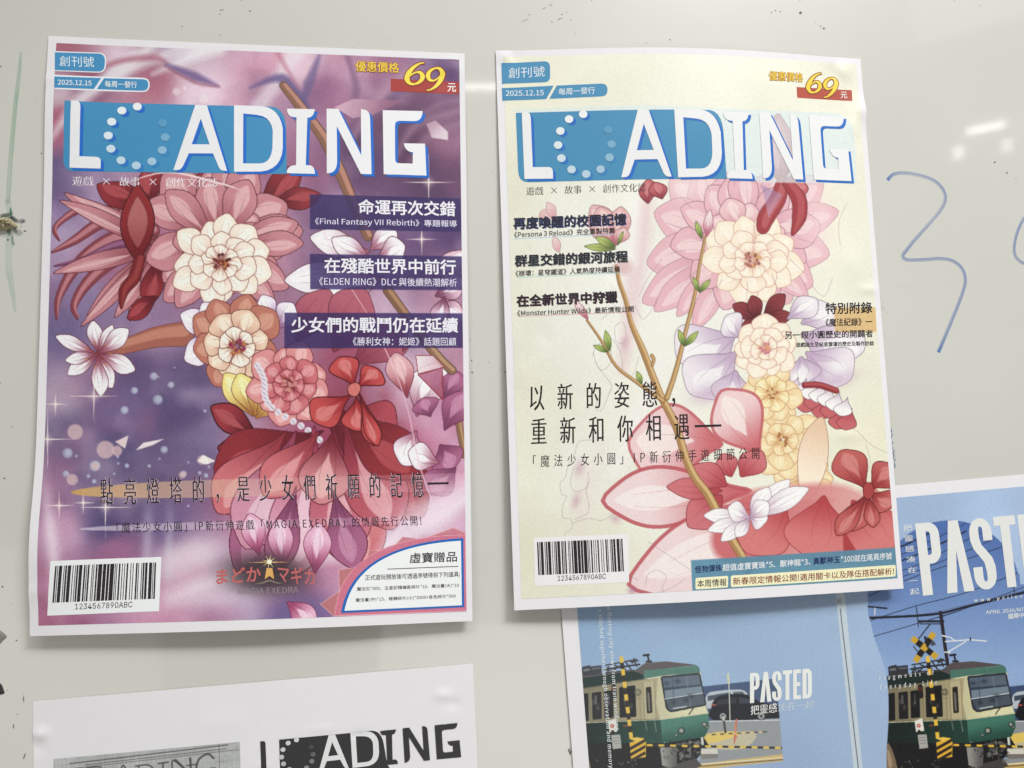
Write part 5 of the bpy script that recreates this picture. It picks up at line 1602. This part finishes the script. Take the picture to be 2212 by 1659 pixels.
def train_scene(cv, M, back):
    """the crossing picture; M maps front-cover window units to the page"""
    f = lambda *a: M(np.asarray(a, float).reshape(-1, 2))
    p = lambda *a, **k: cv.fill(f(*a[0]), a[1], **k)
    s = lambda pts, w, c, a=1.0, sf=0.6: cv.stroke(f(*pts), w, c, a, sf, 0)
    # far shore, road, cars
    p(((2090, 1085), (2700, 1020), (2700, 1330), (2090, 1330)), (58, 76, 116))
    p(((2100, 1330), (2700, 1310), (2700, 1680), (2080, 1680)), (140, 142, 148))
    p(((2136, 1140), (2200, 1116), (2330, 1106), (2400, 1112), (2430, 1150), (2440, 1190), (2140, 1240)), (176, 184, 196), smooth=2)
    p(((2142, 1150), (2300, 1124), (2310, 1150), (2142, 1186)), (62, 72, 88)); p(((2320, 1122), (2390, 1120), (2410, 1150), (2330, 1152)), (80, 90, 106))
    p(((2166, 1240), (2186, 1180), (2230, 1150), (2330, 1136), (2430, 1144), (2510, 1196), (2620, 1214), (2648, 1250), (2648, 1306), (2180, 1322)), (22, 22, 30), smooth=2)
    p(((2215, 1180), (2340, 1160), (2345, 1200), (2200, 1215)), (40, 42, 54))
    p(((2360, 1162), (2420, 1168), (2470, 1205), (2365, 1205)), (48, 52, 68))
    s(((2172, 1214), (2196, 1214)), 3, (220, 90, 80), .8)
    for wx in (2250, 2520):
        w = f((wx, 1295))[0]
        cv.disc(w[0], w[1], 10, (24, 24, 30)); cv.disc(w[0], w[1], 7, (150, 150, 156), 1, 1); cv.disc(w[0], w[1], 3, (40, 40, 46))
    s(((2100, 1330), (2700, 1322)), 1.6, (220, 220, 222))
    p(((2120, 1430), (2440, 1400), (2480, 1450), (2400, 1520), (2240, 1530), (2110, 1500)), (190, 178, 150), smooth=3)
    p(((2120, 1420), (2330, 1400), (2360, 1430), (2130, 1490)), (226, 190, 88), smooth=2)
    p(((1990, 1640), (2700, 1560), (2700, 1760), (1980, 1760)), (206, 172, 96))
    s(((1990, 1655), (2700, 1600)), 2.2, (90, 70, 60)); s(((1990, 1640), (2700, 1585)), 1.6, (228, 222, 210))
    s(((2290, 990), (2300, 1330)), 2.0, (206, 206, 196)); s(((2284, 1000), (2290, 1060)), 4.0, (210, 200, 160))
    s(((2252, 1300), (2268, 1410)), 4.5, (50, 48, 48)); s(((2252, 1300), (2255, 1320)), 4.5, (200, 196, 190))
    s(((2345, 1320), (2330, 1480)), 4, (206, 96, 70)); s(((2335, 1360), (2345, 1450)), 3, (220, 120, 90))
    # under the train: shade, bogie, ballast
    p(((1240, 1470), (1840, 1480), (2100, 1420), (2150, 1500), (2060, 1600), (1900, 1700), (1240, 1760)), (24, 22, 25))
    p(((1700, 1690), (2060, 1590), (2100, 1640), (1900, 1760), (1600, 1760)), (70, 66, 64))
    for k in range(26):
        x, y = 1950 + rng.random() * 150, 1470 + rng.random() * 140
        q = f((x, y))[0]
        cv.disc(q[0], q[1], 2 + rng.random() * 3, (60, 58, 60) if k % 2 else (110, 106, 104), .8, 1)
    p(((1805, 1512), (1925, 1512), (1922, 1640), (1880, 1660), (1820, 1640)), (150, 146, 142), grad=(f((1810, 1500))[0], f((1920, 1500))[0], (92, 90, 90)))
    p(((2090, 1520), (2210, 1525), (2215, 1580), (2100, 1590)), (206, 200, 190)); p(((2090, 1560), (2215, 1560), (2215, 1590), (2100, 1595)), (120, 112, 108))
    s(((2095, 1380), (2106, 1490)), 5, (206, 204, 196))
    # roof gear
    for q in (((1250, 945), (1390, 930), (1395, 1000), (1255, 1010)), ((1258, 940), (1310, 928), (1310, 960), (1260, 965))):
        p(q, (52, 52, 62))
    s(((1270, 965), (1300, 960)), 5, (110, 112, 120)); s(((1330, 955), (1380, 950)), 4, (90, 92, 102))
    s(((1410, 960), (1660, 925)), 4, (40, 38, 44)); s(((1420, 930), (1640, 890)), 3, (44, 42, 48)); s(((1430, 985), (1620, 970)), 5, (60, 58, 64))
    for q in (((1440, 940), (1420, 985)), ((1500, 940), (1470, 985)), ((1560, 905), (1600, 960)), ((1620, 885), (1640, 940)), ((1480, 930), (1560, 960)), ((1590, 900), (1650, 900))):
        s(q, 3.0, (48, 46, 52))
    for q in ((1440, 960), (1530, 940), (1610, 905), (1470, 975)):
        w = f(q)[0]
        cv.disc(w[0], w[1], 4, (56, 54, 60), 1, 1)
    s(((1690, 862), (1725, 858)), 5, (34, 36, 48)); s(((1716, 858), (1728, 905)), 4, (34, 36, 48)); s(((1712, 905), (1742, 905)), 5, (44, 46, 56))
    # train body
    p(((1228, 1012), (1625, 968), (1700, 915), (1850, 904), (2050, 928), (2072, 940), (1840, 985), (1700, 1015), (1232, 1060)), (88, 78, 80), smooth=0)
    p(((1228, 1022), (1620, 972), (1690, 1000), (1700, 1030), (1236, 1102)), (26, 44, 42))
    p(((1232, 1096), (1720, 1024), (1820, 1010), (1800, 1316), (1252, 1334)), (126, 115, 90), grad=(f((1240, 1100))[0], f((1800, 1200))[0], (172, 158, 122)))
    p(((1690, 968), (1880, 950), (2060, 930), (2082, 948), (2090, 990), (1830, 1006), (1740, 1028), (1690, 1024)), (74, 118, 106))
    s(((1700, 1030), (1830, 1008), (2090, 990)), 2.2, (222, 216, 182))
    p(((1790, 1012), (2092, 990), (2126, 1216), (2146, 1270), (1808, 1314), (1778, 1200)), (196, 188, 150), grad=(f((1780, 1150))[0], f((2000, 1150))[0], (216, 208, 168)))
    s(((1252, 1336), (1806, 1314), (2146, 1272)), 2.0, (206, 196, 150))
    for q in (((1252, 1132), (1298, 1126), (1302, 1322), (1255, 1326)), ((1408, 1114), (1472, 1106), (1478, 1302), (1412, 1308)), ((1514, 1086), (1630, 1072), (1638, 1296), (1520, 1302))):
        p(rounded(np.array(q, float), 10), (24, 24, 28))
    p(((1310, 1112), (1400, 1100), (1404, 1328), (1314, 1332)), (132, 120, 94)); p(rounded(np.array([(1322, 1124), (1390, 1116), (1394, 1310), (1328, 1316)], float), 10), (30, 29, 32))
    s(((1350, 1150), (1352, 1200)), 5, (120, 118, 120), .6); s(((1440, 1140), (1442, 1200)), 4, (90, 88, 92), .6); s(((1560, 1110), (1568, 1240)), 8, (60, 58, 60), .7)
    p(((1684, 1052), (1764, 1040), (1778, 1312), (1698, 1318)), (182, 168, 132)); s(((1684, 1052), (1698, 1318)), 1.0, (120, 106, 84)); s(((1764, 1040), (1778, 1312)), 1.0, (120, 106, 84))
    p(rounded(np.array([(1704, 1088), (1742, 1082), (1752, 1268), (1712, 1272)], float), 10), (36, 33, 33)); s(((1722, 1130), (1730, 1250)), 4, (150, 140, 128), .7)
    w = f((1650, 1122))[0]
    cv.disc(w[0], w[1], 7.5, (104, 96, 78), 1, 1); cv.disc(w[0], w[1], 4.5, (140, 130, 104), 1, 1)
    s(((1632, 1168), (1670, 1165)), 1.6, (120, 110, 88), .7)
    p(rounded(np.array([(1812, 1014), (2084, 990), (2130, 1214), (1880, 1262), (1850, 1240)], float), 14), (52, 62, 80), line=(40, 40, 46), lw=1.4)
    p(((1824, 1024), (2078, 1000), (2092, 1070), (1832, 1090)), (88, 100, 120)); p(((1838, 1110), (2098, 1080), (2106, 1126), (1842, 1164)), (112, 128, 146)); p(((1850, 1180), (2110, 1140), (2124, 1206), (1880, 1250)), (74, 84, 98))
    s(((1840, 1170), (2106, 1130)), 1.8, (216, 220, 222)); s(((1890, 1020), (1905, 1230)), 1.6, (56, 62, 76), .8); s(((1990, 1010), (2020, 1220)), 3, (120, 132, 146), .5); s(((1900, 1238), (1990, 1224)), 2.4, (200, 204, 206), .9)
    s(((2052, 1222), (2010, 1278)), 2.6, (60, 54, 44)); s(((1980, 1236), (2052, 1222)), 1.6, (60, 54, 44))
    p(((1252, 1340), (1810, 1318), (1832, 1482), (1244, 1482)), (17, 32, 30), grad=(f((1250, 1400))[0], f((1820, 1400))[0], (32, 66, 57)))
    p(((1808, 1318), (2146, 1276), (2152, 1370), (2124, 1436), (1990, 1470), (1850, 1484), (1818, 1462)), (66, 122, 106), grad=(f((1900, 1330))[0], f((1930, 1480))[0], (34, 78, 68)))
    s(((1700, 1330), (1712, 1390)), 1.4, (150, 150, 140), .8); s(((1765, 1318), (1778, 1400)), 1.4, (160, 160, 150), .8); s(((1250, 1440), (1820, 1430)), 1.2, (28, 60, 54), .7)
    for q, rr in (((1957, 1396), 7.5), ((1920, 1428), 3.4), ((2120, 1352), 6), ((2138, 1372), 3)):
        w = f(q)[0]
        cv.disc(w[0], w[1], rr, (40, 50, 46), 1, 1); cv.disc(w[0] - 0.5, w[1] - 0.5, rr * 0.6, (150, 156, 146), 1, 1)
    s(((1545, 1360), (1568, 1358)), 2.6, (180, 70, 50), .8)
    # fine fittings: seams, gutters, handrails, springs, cables, gravel
    for x in range(1270, 1690, 60):
        y = 1096 - (x - 1232) * 0.148
        s(((x, y - 26), (x + 2, y - 4)), 0.7, (16, 30, 30), .7)
    s(((1234, 1100), (1720, 1028)), 1.2, (92, 86, 66), .9); s(((1250, 1332), (1800, 1312)), 1.4, (96, 92, 72), .8)
    for x in (1308, 1404, 1494, 1660):
        s(((x, 1100), (x + 8, 1330)), 0.7, (84, 76, 58), .8)
    for q in ((1336, 1190), (1366, 1230), (1438, 1200), (1556, 1180), (1600, 1220), (1728, 1180)):
        w = f(q)[0]
        cv.glow(w[0], w[1], 3.2, 6, (112, 104, 100), .55)
    for q in ((1850, 1060), (1930, 1046), (2020, 1150), (1990, 1180), (1900, 1196)):
        w = f(q)[0]
        cv.glow(w[0], w[1], 7, 5, (34, 40, 54), .6)
    for k in range(60):
        q = f((1830 + 270 * rng.random(), 1470 + 120 * rng.random()))[0]
        cv.stroke([q, q + rng.uniform(-5, 5, 2)], 1.0 + rng.random(), (14, 14, 16) if k % 3 else (124, 120, 112), .8, .5, 0)
    for k in range(40):
        q = f((1250 + 560 * rng.random(), 1490 + 120 * rng.random()))[0]
        cv.stroke([q, q + rng.uniform(-7, 7, 2)], 0.9, (50, 46, 46), .6, .5, 0)
    s(((1850, 1486), (2080, 1450)), 3.0, (20, 18, 20)); s(((1880, 1500), (2060, 1476)), 1.6, (120, 116, 110), .8)
    s(((2012, 1468), (2020, 1560)), 2.2, (150, 146, 138), .8); s(((1980, 1470), (1975, 1540)), 2.2, (90, 86, 84), .8)
    s(((1870, 960), (2050, 934)), 0.8, (120, 160, 146), .7); s(((1908, 948), (1918, 990)), 0.8, (44, 80, 72), .8); s(((1926, 946), (1936, 988)), 0.8, (44, 80, 72), .8)
    s(((1960, 1286), (1985, 1470)), 0.7, (40, 84, 72), .7)
    # crossing post, barrier, control boxes
    def striped(a, b, w, n, c1=(232, 184, 56), c2=(40, 36, 36)):
        a, b = np.array(a, float), np.array(b, float)
        for k in range(n):
            q0, q1 = a + (b - a) * k / n, a + (b - a) * (k + 1) / n
            d = (b - a) / np.hypot(*(b - a))
            m = np.array([-d[1], d[0]]) * w / 2
            p((q0 - m, q1 - m, q1 + m, q0 + m), c1 if k % 2 == 0 else c2)
    striped((1530, 868), (1602, 1450), 26, 13)
    s(((1478, 1085), (1482, 1150)), 11, (34, 30, 32)); w = f((1476, 1100))[0]; cv.disc(w[0], w[1], 5, (90, 34, 34), 1, 1)
    p(((1438, 1326), (1492, 1306), (1506, 1396), (1448, 1404)), (220, 214, 208)); w = f((1467, 1360))[0]; cv.disc(w[0], w[1], 4.2, (180, 50, 44), 1, .8); cv.disc(w[0], w[1], 1.8, (230, 200, 196), 1, .8)
    s(((1470, 1400), (1475, 1425)), 7, (40, 36, 36))
    p(((1460, 1424), (1522, 1420), (1534, 1516), (1472, 1524)), (168, 164, 162)); s(((1474, 1446), (1516, 1442)), 1.2, (110, 106, 104)); s(((1476, 1466), (1518, 1462)), 1.2, (110, 106, 104)); s(((1478, 1486), (1520, 1482)), 1.2, (120, 116, 114))
    striped((1712, 1496), (2700, 1520), 15, 24)
    if back:
        striped((2140, 1425), (2560, 1405), 9, 14, (220, 190, 110), (60, 54, 54))
    box = ((1590, 1478), (1690, 1448), (1706, 1475), (1704, 1580), (1600, 1596))
    p(box, (230, 174, 44))
    for k in range(3):
        o = k * 44
        p(((1592, 1510 + o), (1700, 1450 + o), (1702, 1472 + o), (1594, 1534 + o)), (44, 36, 34))
    p(((1590, 1450), (1640, 1440), (1692, 1448), (1640, 1472)), (238, 190, 70))
    p(((1238, 1500), (1262, 1496), (1290, 1560), (1312, 1640), (1330, 1760), (1238, 1760)), (128, 106, 84), smooth=2); p(((1244, 1530), (1266, 1560), (1280, 1640), (1256, 1660)), (166, 140, 112), smooth=2)
    for k in range(12):
        q = f((1340 + 300 * rng.random(), 1600 + 60 * rng.random()))[0]
        cv.disc(q[0], q[1], 1.4, (150, 146, 140), .6, .8)


# pale picture on the jacket's back
bk = cv.c.copy()
MB = lambda q: np.stack([1097.2 + (q[:, 0] - 730) / 3.2727, 1152 + (q[:, 1] + 3 + (q[:, 0] - 1240) * -0.004) / 3.2727], 1)
mask_keep = cv.c.copy()
train_scene(cv, MB, True)
pic = cv.c.copy()
cv.c = mask_keep
region = D3((478, 790), (1500, 790), (1895, 1000), (1945, 1610), (1240, 1680), (1240, 2300), (560, 2300), (480, 1000))
sl = cv.box(region, 3)
chg = np.clip(np.abs(pic - bk).max(-1) / 0.05, 0, 1)
for ss, rg in ((sl, region),):
    m = np.clip(0.5 - Canvas.sdf(cv.X[ss], cv.Y[ss], rg) / 1.6, 0, 1) * 0.94 * chg[ss]
    cv.c[ss] += (pic[ss] * 0.90 + 0.085 - cv.c[ss]) * m[..., None]
# spine
cv.fill(D4((876, 380), (938, 380), (1072, 1665), (1130, 2300), (1070, 2300), (1008, 1665)), (192, 202, 214), None, 0.8, 0.9)
cv.stroke(D4((912, 532), (1040, 1659), (1100, 2250)), 1.8, (66, 70, 84), 0.9, 0.6, 0)
# front picture: torn-wave edge, deep sky, disc
keep = cv.c.copy()
edge = [(1090, 330), (1108, 440), (1108, 560), (1125, 620), (1150, 730), (1185, 830), (1210, 900), (1237, 1000), (1250, 1100), (1254, 1250), (1248, 1400), (1241, 1520), (1240, 1700), (1238, 2300)]
wave = smooth_poly(D4(*edge), 5, False)
front = J(wave, PX(3000, 1900, 3000, 1262, 2204, 1262, 2202, 1240), np.array([(2052 + 152 * math.cos(a), 1276 + 152 * math.sin(a)) for a in np.linspace(-0.24, -2.75, 30)]))
yy = cv.Y
t = np.clip((yy - 1150) / 300, 0, 1)[..., None]
cv.c = pix((78, 110, 178)) * (1 - t) + pix((140, 166, 212)) * t
cv.noise(4, 0.10, 61, (190, 200, 222), 0.6)
for pts, w in (([(1120, 598), (1560, 574), (1800, 520), (2212, 418)], 5.2), ([(1110, 445), (1300, 360), (1600, 250), (1900, 150), (2212, 40)], 1.4), ([(1120, 618), (1450, 512), (1800, 420), (2212, 262)], 1.5), ([(1150, 728), (1450, 640), (1760, 545)], 1.5),
               ([(1330, 100), (1450, 45), (1560, -10)], 3.2), ([(1330, 200), (1480, 140), (1640, 65), (1800, -15)], 3.0), ([(1345, 265), (1500, 205), (1700, 100), (1900, 0)], 1.3), ([(1345, 310), (1700, 170), (2000, 40)], 1.3), ([(1330, 20), (1500, -60), (1700, -130)], 3.0), ([(1345, 150), (1600, 30), (1800, -70)], 1.2), ([(1600, 598), (1760, 545), (2212, 380)], 1.2)):
    cv.stroke(D4(*pts), w, (30, 30, 46), 0.95, 0.6, 4)
cv.stroke(D4((1120, 590), (1500, 570), (1800, 505), (2212, 405)), 1.0, (70, 74, 96), 0.6)
s4 = lambda pts, w, c=(38, 38, 50): cv.stroke(D4(*pts), w, c, 1, 0.6, 0)
s4(((1622, 560), (1650, 780), (1672, 930)), 7.5, (48, 40, 50)); s4(((1470, 622), (1640, 622)), 5); s4(((1480, 640), (1640, 640)), 2.2); s4(((1545, 645), (1455, 760)), 2.6); s4(((1450, 520), (1465, 660)), 1.8); s4(((2130, 290), (2142, 415)), 2.2)
s4(((1110, 518), (1240, 530)), 3.6); s4(((1158, 530), (1156, 575)), 3.0, (190, 196, 206)); s4(((1430, 800), (1470, 850)), 2.0)
WR = (222, 220, 222)
s4(((1655, 765), (1830, 752), (1945, 762)), 2.4, WR); s4(((1640, 726), (1690, 735), (1720, 756)), 2.0, WR); s4(((1670, 840), (1800, 765)), 2.2, WR); s4(((1832, 740), (1832, 756)), 3.0); s4(((1632, 722), (1660, 728)), 2.4, WR); s4(((1650, 840), (1690, 842)), 2.4, WR)
MF = lambda q: np.stack([1536.1 + q[:, 0] / 3.2727, 1152 + q[:, 1] / 3.2727], 1)
train_scene(cv, MF, False)
for a, b in (((1420, 740), (1596, 878)), ((1574, 704), (1442, 908))):
    a, b = np.array(a, float), np.array(b, float)
    d = (b - a) / np.hypot(*(b - a))
    m = np.array([-d[1], d[0]]) * 21
    for k in range(5):
        q0, q1 = a + (b - a) * k / 5, a + (b - a) * (k + 1) / 5
        cv.fill(MF(np.array([q0 - m, q1 - m, q1 + m, q0 + m])), (206, 160, 46) if k % 2 == 0 else (34, 30, 34))
cv.stroke(D4((1512, 735), (1530, 800)), 5, (36, 36, 46), 1, 1, 0)
cv.fill(D4((1545, 770), (1570, 760), (1590, 785), (1560, 798)), (70, 74, 90), None, 1)
pic = cv.c
sd = Canvas.sdf(cv.X, cv.Y, front)
a = np.clip(0.5 - sd / 1.6, 0, 1)[..., None]
cv.c = keep + (pic - keep) * a
cv.c += (cv.c.mean(-1, keepdims=True) - cv.c) * 0.14
cv.c += (rng.random(cv.c.shape[:2])[..., None] - 0.5) * 0.035
cv.build('jacket_artwork', WB, print_ink, 0.06, T_, 1.08)

TW = (214, 216, 220)
def oval(cx, cy, rx, ry, a0, a1, n=9):
    return [(cx + rx * math.cos(t), cy + ry * math.sin(t)) for t in np.radians(np.linspace(a0, a1, n))]


# narrow block capitals, unit boxes, y down
BLOCK = {
    'P': ([(0, 0), *oval(0.55, 0.17, 0.45, 0.17, -90, 0), *oval(0.55, 0.40, 0.45, 0.17, 0, 90), (0.44, 0.57), (0.44, 1), (0, 1)], [[(0.42, 0.12), *oval(0.50, 0.17, 0.10, 0.05, -90, 0, 4), *oval(0.50, 0.40, 0.10, 0.05, 0, 90, 4), (0.42, 0.45)]]),
    'A': ([(0.30, 0), (0.70, 0), (1.06, 1), (0.64, 1), (0.50, 0.42), (0.36, 1), (-0.06, 1)], []),
    'S': ([(1, 0.32), *oval(0.5, 0.20, 0.5, 0.20, 0, -180, 13), (0, 0.30), (0.10, 0.42), (0.52, 0.62), (0.58, 0.74), *oval(0.5, 0.84, 0.09, 0.05, 0, 180, 6), (0.41, 0.68), (0, 0.68), *oval(0.5, 0.80, 0.5, 0.20, 180, 0, 13), (1, 0.68), (0.90, 0.56), (0.48, 0.37), (0.41, 0.28), *oval(0.5, 0.16, 0.09, 0.05, 180, 360, 6), (0.59, 0.32)], []),
    'T': ([(0, 0), (1, 0), (1, 0.13), (0.71, 0.13), (0.71, 1), (0.29, 1), (0.29, 0.13), (0, 0.13)], []),
    'E': ([(0, 0), (0.95, 0), (0.95, 0.13), (0.44, 0.13), (0.44, 0.43), (0.86, 0.43), (0.86, 0.56), (0.44, 0.56), (0.44, 0.87), (0.95, 0.87), (0.95, 1), (0, 1)], []),
    'D': ([(0, 0), *oval(0.5, 0.20, 0.5, 0.20, -90, 0), *oval(0.5, 0.80, 0.5, 0.20, 0, 90), (0, 1)], [[(0.42, 0.13), *oval(0.48, 0.22, 0.10, 0.09, -90, 0, 5), *oval(0.48, 0.78, 0.10, 0.09, 0, 90, 5), (0.42, 0.87)]]),
}


def block_title(name, bl, br, tl, c):
    q = mm(S_BLUE, np.array([bl, br, tl], float).reshape(3, 2))
    adv, x = [0.0], 0.0
    wd = dict(P=1.0, A=1.08, S=1.0, T=0.98, E=0.86, D=1.0)
    tot = sum(wd.values()) + 5 * 0.13
    for k in 'PASTED':
        w = wd[k]
        to = lambda pts: q[2] + np.array([p[0] for p in pts])[:, None] * 0 + ((x + np.array([p[0] for p in pts]) * w) / tot)[:, None] * (q[1] - q[0]) + np.array([p[1] for p in pts])[:, None] * (q[0] - q[2])
        bm = bmesh.new()
        a, hs = BLOCK[k]
        poly_into(bm, to(a), [to(h) for h in hs])
        link(name, print_mesh(name, bm, S_BLUE, 0.12), solid(c, WB), T_)
        x += w + 0.13


block_title('masthead_letter', D4(1497, 441)[0], (2309, 1256), (1976, 1131), (218, 216, 218))
write(S_BLUE, 'tagline_lettering', '把靈感凑在一起', (1966, 1285), (1986, 1283), (1949, 1134), TW, WB, 0.12, T_, vertical=True, space=0.56, ming=(0.010, -0.002))
write(S_BLUE, 'address_lettering', 'www.peiiue', *W3(D4, 1857, 494, 2200, 462, 34), TW, WB, 0.12, T_, space=1.35, ming=(0.016, -0.002))
write(S_BLUE, 'date_lettering', 'APRIL 2026/NT', *W3(D4, 1940, 578, 2212, 556, 34), TW, WB, 0.12, T_, ming=(0.016, -0.002))
write(S_BLUE, 'edition_lettering', '國際中文', *W3(D4, 2100, 606, 2250, 592, 38), TW, WB, 0.12, T_, bold=0.02)
write(S_BLUE, 'motto_lettering', 'Fragments of', *W3(D4, 1185, 1050, 1572, 1006, 42), TW, WB, 0.12, T_, space=1.45, ming=(0.016, -0.002))
write(S_BLUE, 'motto_lettering', 'Everyday Life', *W3(D4, 1192, 1115, 1596, 1078, 46), TW, WB, 0.12, T_, space=1.45, ming=(0.016, -0.002))
write(S_BLUE, 'spine_lettering', '起', *W3(D4, 890, 496, 922, 494, 36), (110, 112, 122), WB, 0.12, T_, ming=(0.0, -0.01))
block_title('back_title_letter', *W3(D3, 1710, 1200, 2148, 1164, 212), (222, 222, 222))
write(S_BLUE, 'back_tagline_lettering', '把靈感', *W3(D3, 1714, 1284, 1902, 1264, 66), (230, 230, 230), WB, 0.12, T_, ming=(0.010, -0.010))
write(S_BLUE, 'back_tagline_lettering', '凑在一起', *W3(D3, 1910, 1262, 2162, 1232, 58), (196, 204, 216), WB, 0.12, T_, ming=(0.002, -0.014))
for txt, a in (('e fleeting city views from train windows,', ((690, 520), (752, 1404), (730, 520))), ('s stitched together through observation and memory', ((628, 540), (706, 1660), (668, 540)))):
    q = D3(*a)
    write(S_BLUE, 'back_text_lettering', txt, q[0], q[1], q[2], (216, 220, 226), WB, 0.12, T_, space=1.06, ming=(0.014, 0.0))

# ================================================================== scraps stuck on the board
def scrap(name, outline, h, seed, mat, label, cat, crumple=1.0):
    """a small crumpled lump or torn flap with real thickness"""
    g = np.random.default_rng(seed)
    p = unproject(smooth_poly(np.asarray(outline, float), 3))[:, :2]
    c = p.mean(0)
    bm = bmesh.new()
    rings = []
    for k, z in ((1.0, 0.0), (1.0, h * 0.35), (0.8, h * 0.8), (0.5, h), (0.22, h * 0.9)):
        rings.append([bm.verts.new(Vector(bw(np.array([*(c + (q - c) * (k * (1 + (g.random() - 0.5) * 0.16 * crumple))), max(0.02, z * (1 + (g.random() - 0.5) * 0.9 * crumple)) if z else 0.02])))) for q in p])
    n = len(p)
    for a, b in zip(rings[:-1], rings[1:]):
        for i in range(n):
            bm.faces.new((a[i], a[(i + 1) % n], b[(i + 1) % n], b[i]))
    bm.faces.new(rings[-1])
    bm.faces.new(rings[0][::-1])
    bmesh.ops.triangulate(bm, faces=bm.faces[:])
    bmesh.ops.recalc_face_normals(bm, faces=bm.faces[:])
    me = bpy.data.meshes.new(name)
    bm.to_mesh(me)
    bm.free()
    o = link(name, me, mat)
    o['label'] = label
    o['category'] = cat
    return o


putty = flat_mat('aged_putty', (0.42, 0.38, 0.24), 0.5, 0.3, 0.8, 0.35)
greyp = flat_mat('grey_card', (0.24, 0.23, 0.215), 0.7, 0.2, 0.4, 0.12)
blackp = flat_mat('black_card', (0.035, 0.035, 0.037), 0.6, 0.3, 0.4, 0.3)
scrap('putty_lump', B1((-60, 380), (0, 360), (55, 352), (100, 365), (130, 392), (150, 428), (110, 440), (60, 464), (0, 462), (-60, 470)), 3.2, 3, putty, 'crumpled yellowish lump of old adhesive putty beside green ink smudges', 'adhesive putty')
scrap('paper_scrap', D1((-60, 640), (-5, 682), (48, 727), (20, 758), (-4, 786), (-60, 800)), 0.7, 5, greyp, 'grey corner of a card scrap, level with the foot of the purple print', 'paper scrap', 0.2)
scrap('paper_scrap', D1((-60, 1040), (4, 1062), (26, 1108), (32, 1128), (0, 1140), (-60, 1150)), 0.8, 6, blackp, 'small black torn scrap beside the white draft sheet', 'paper scrap', 0.4)
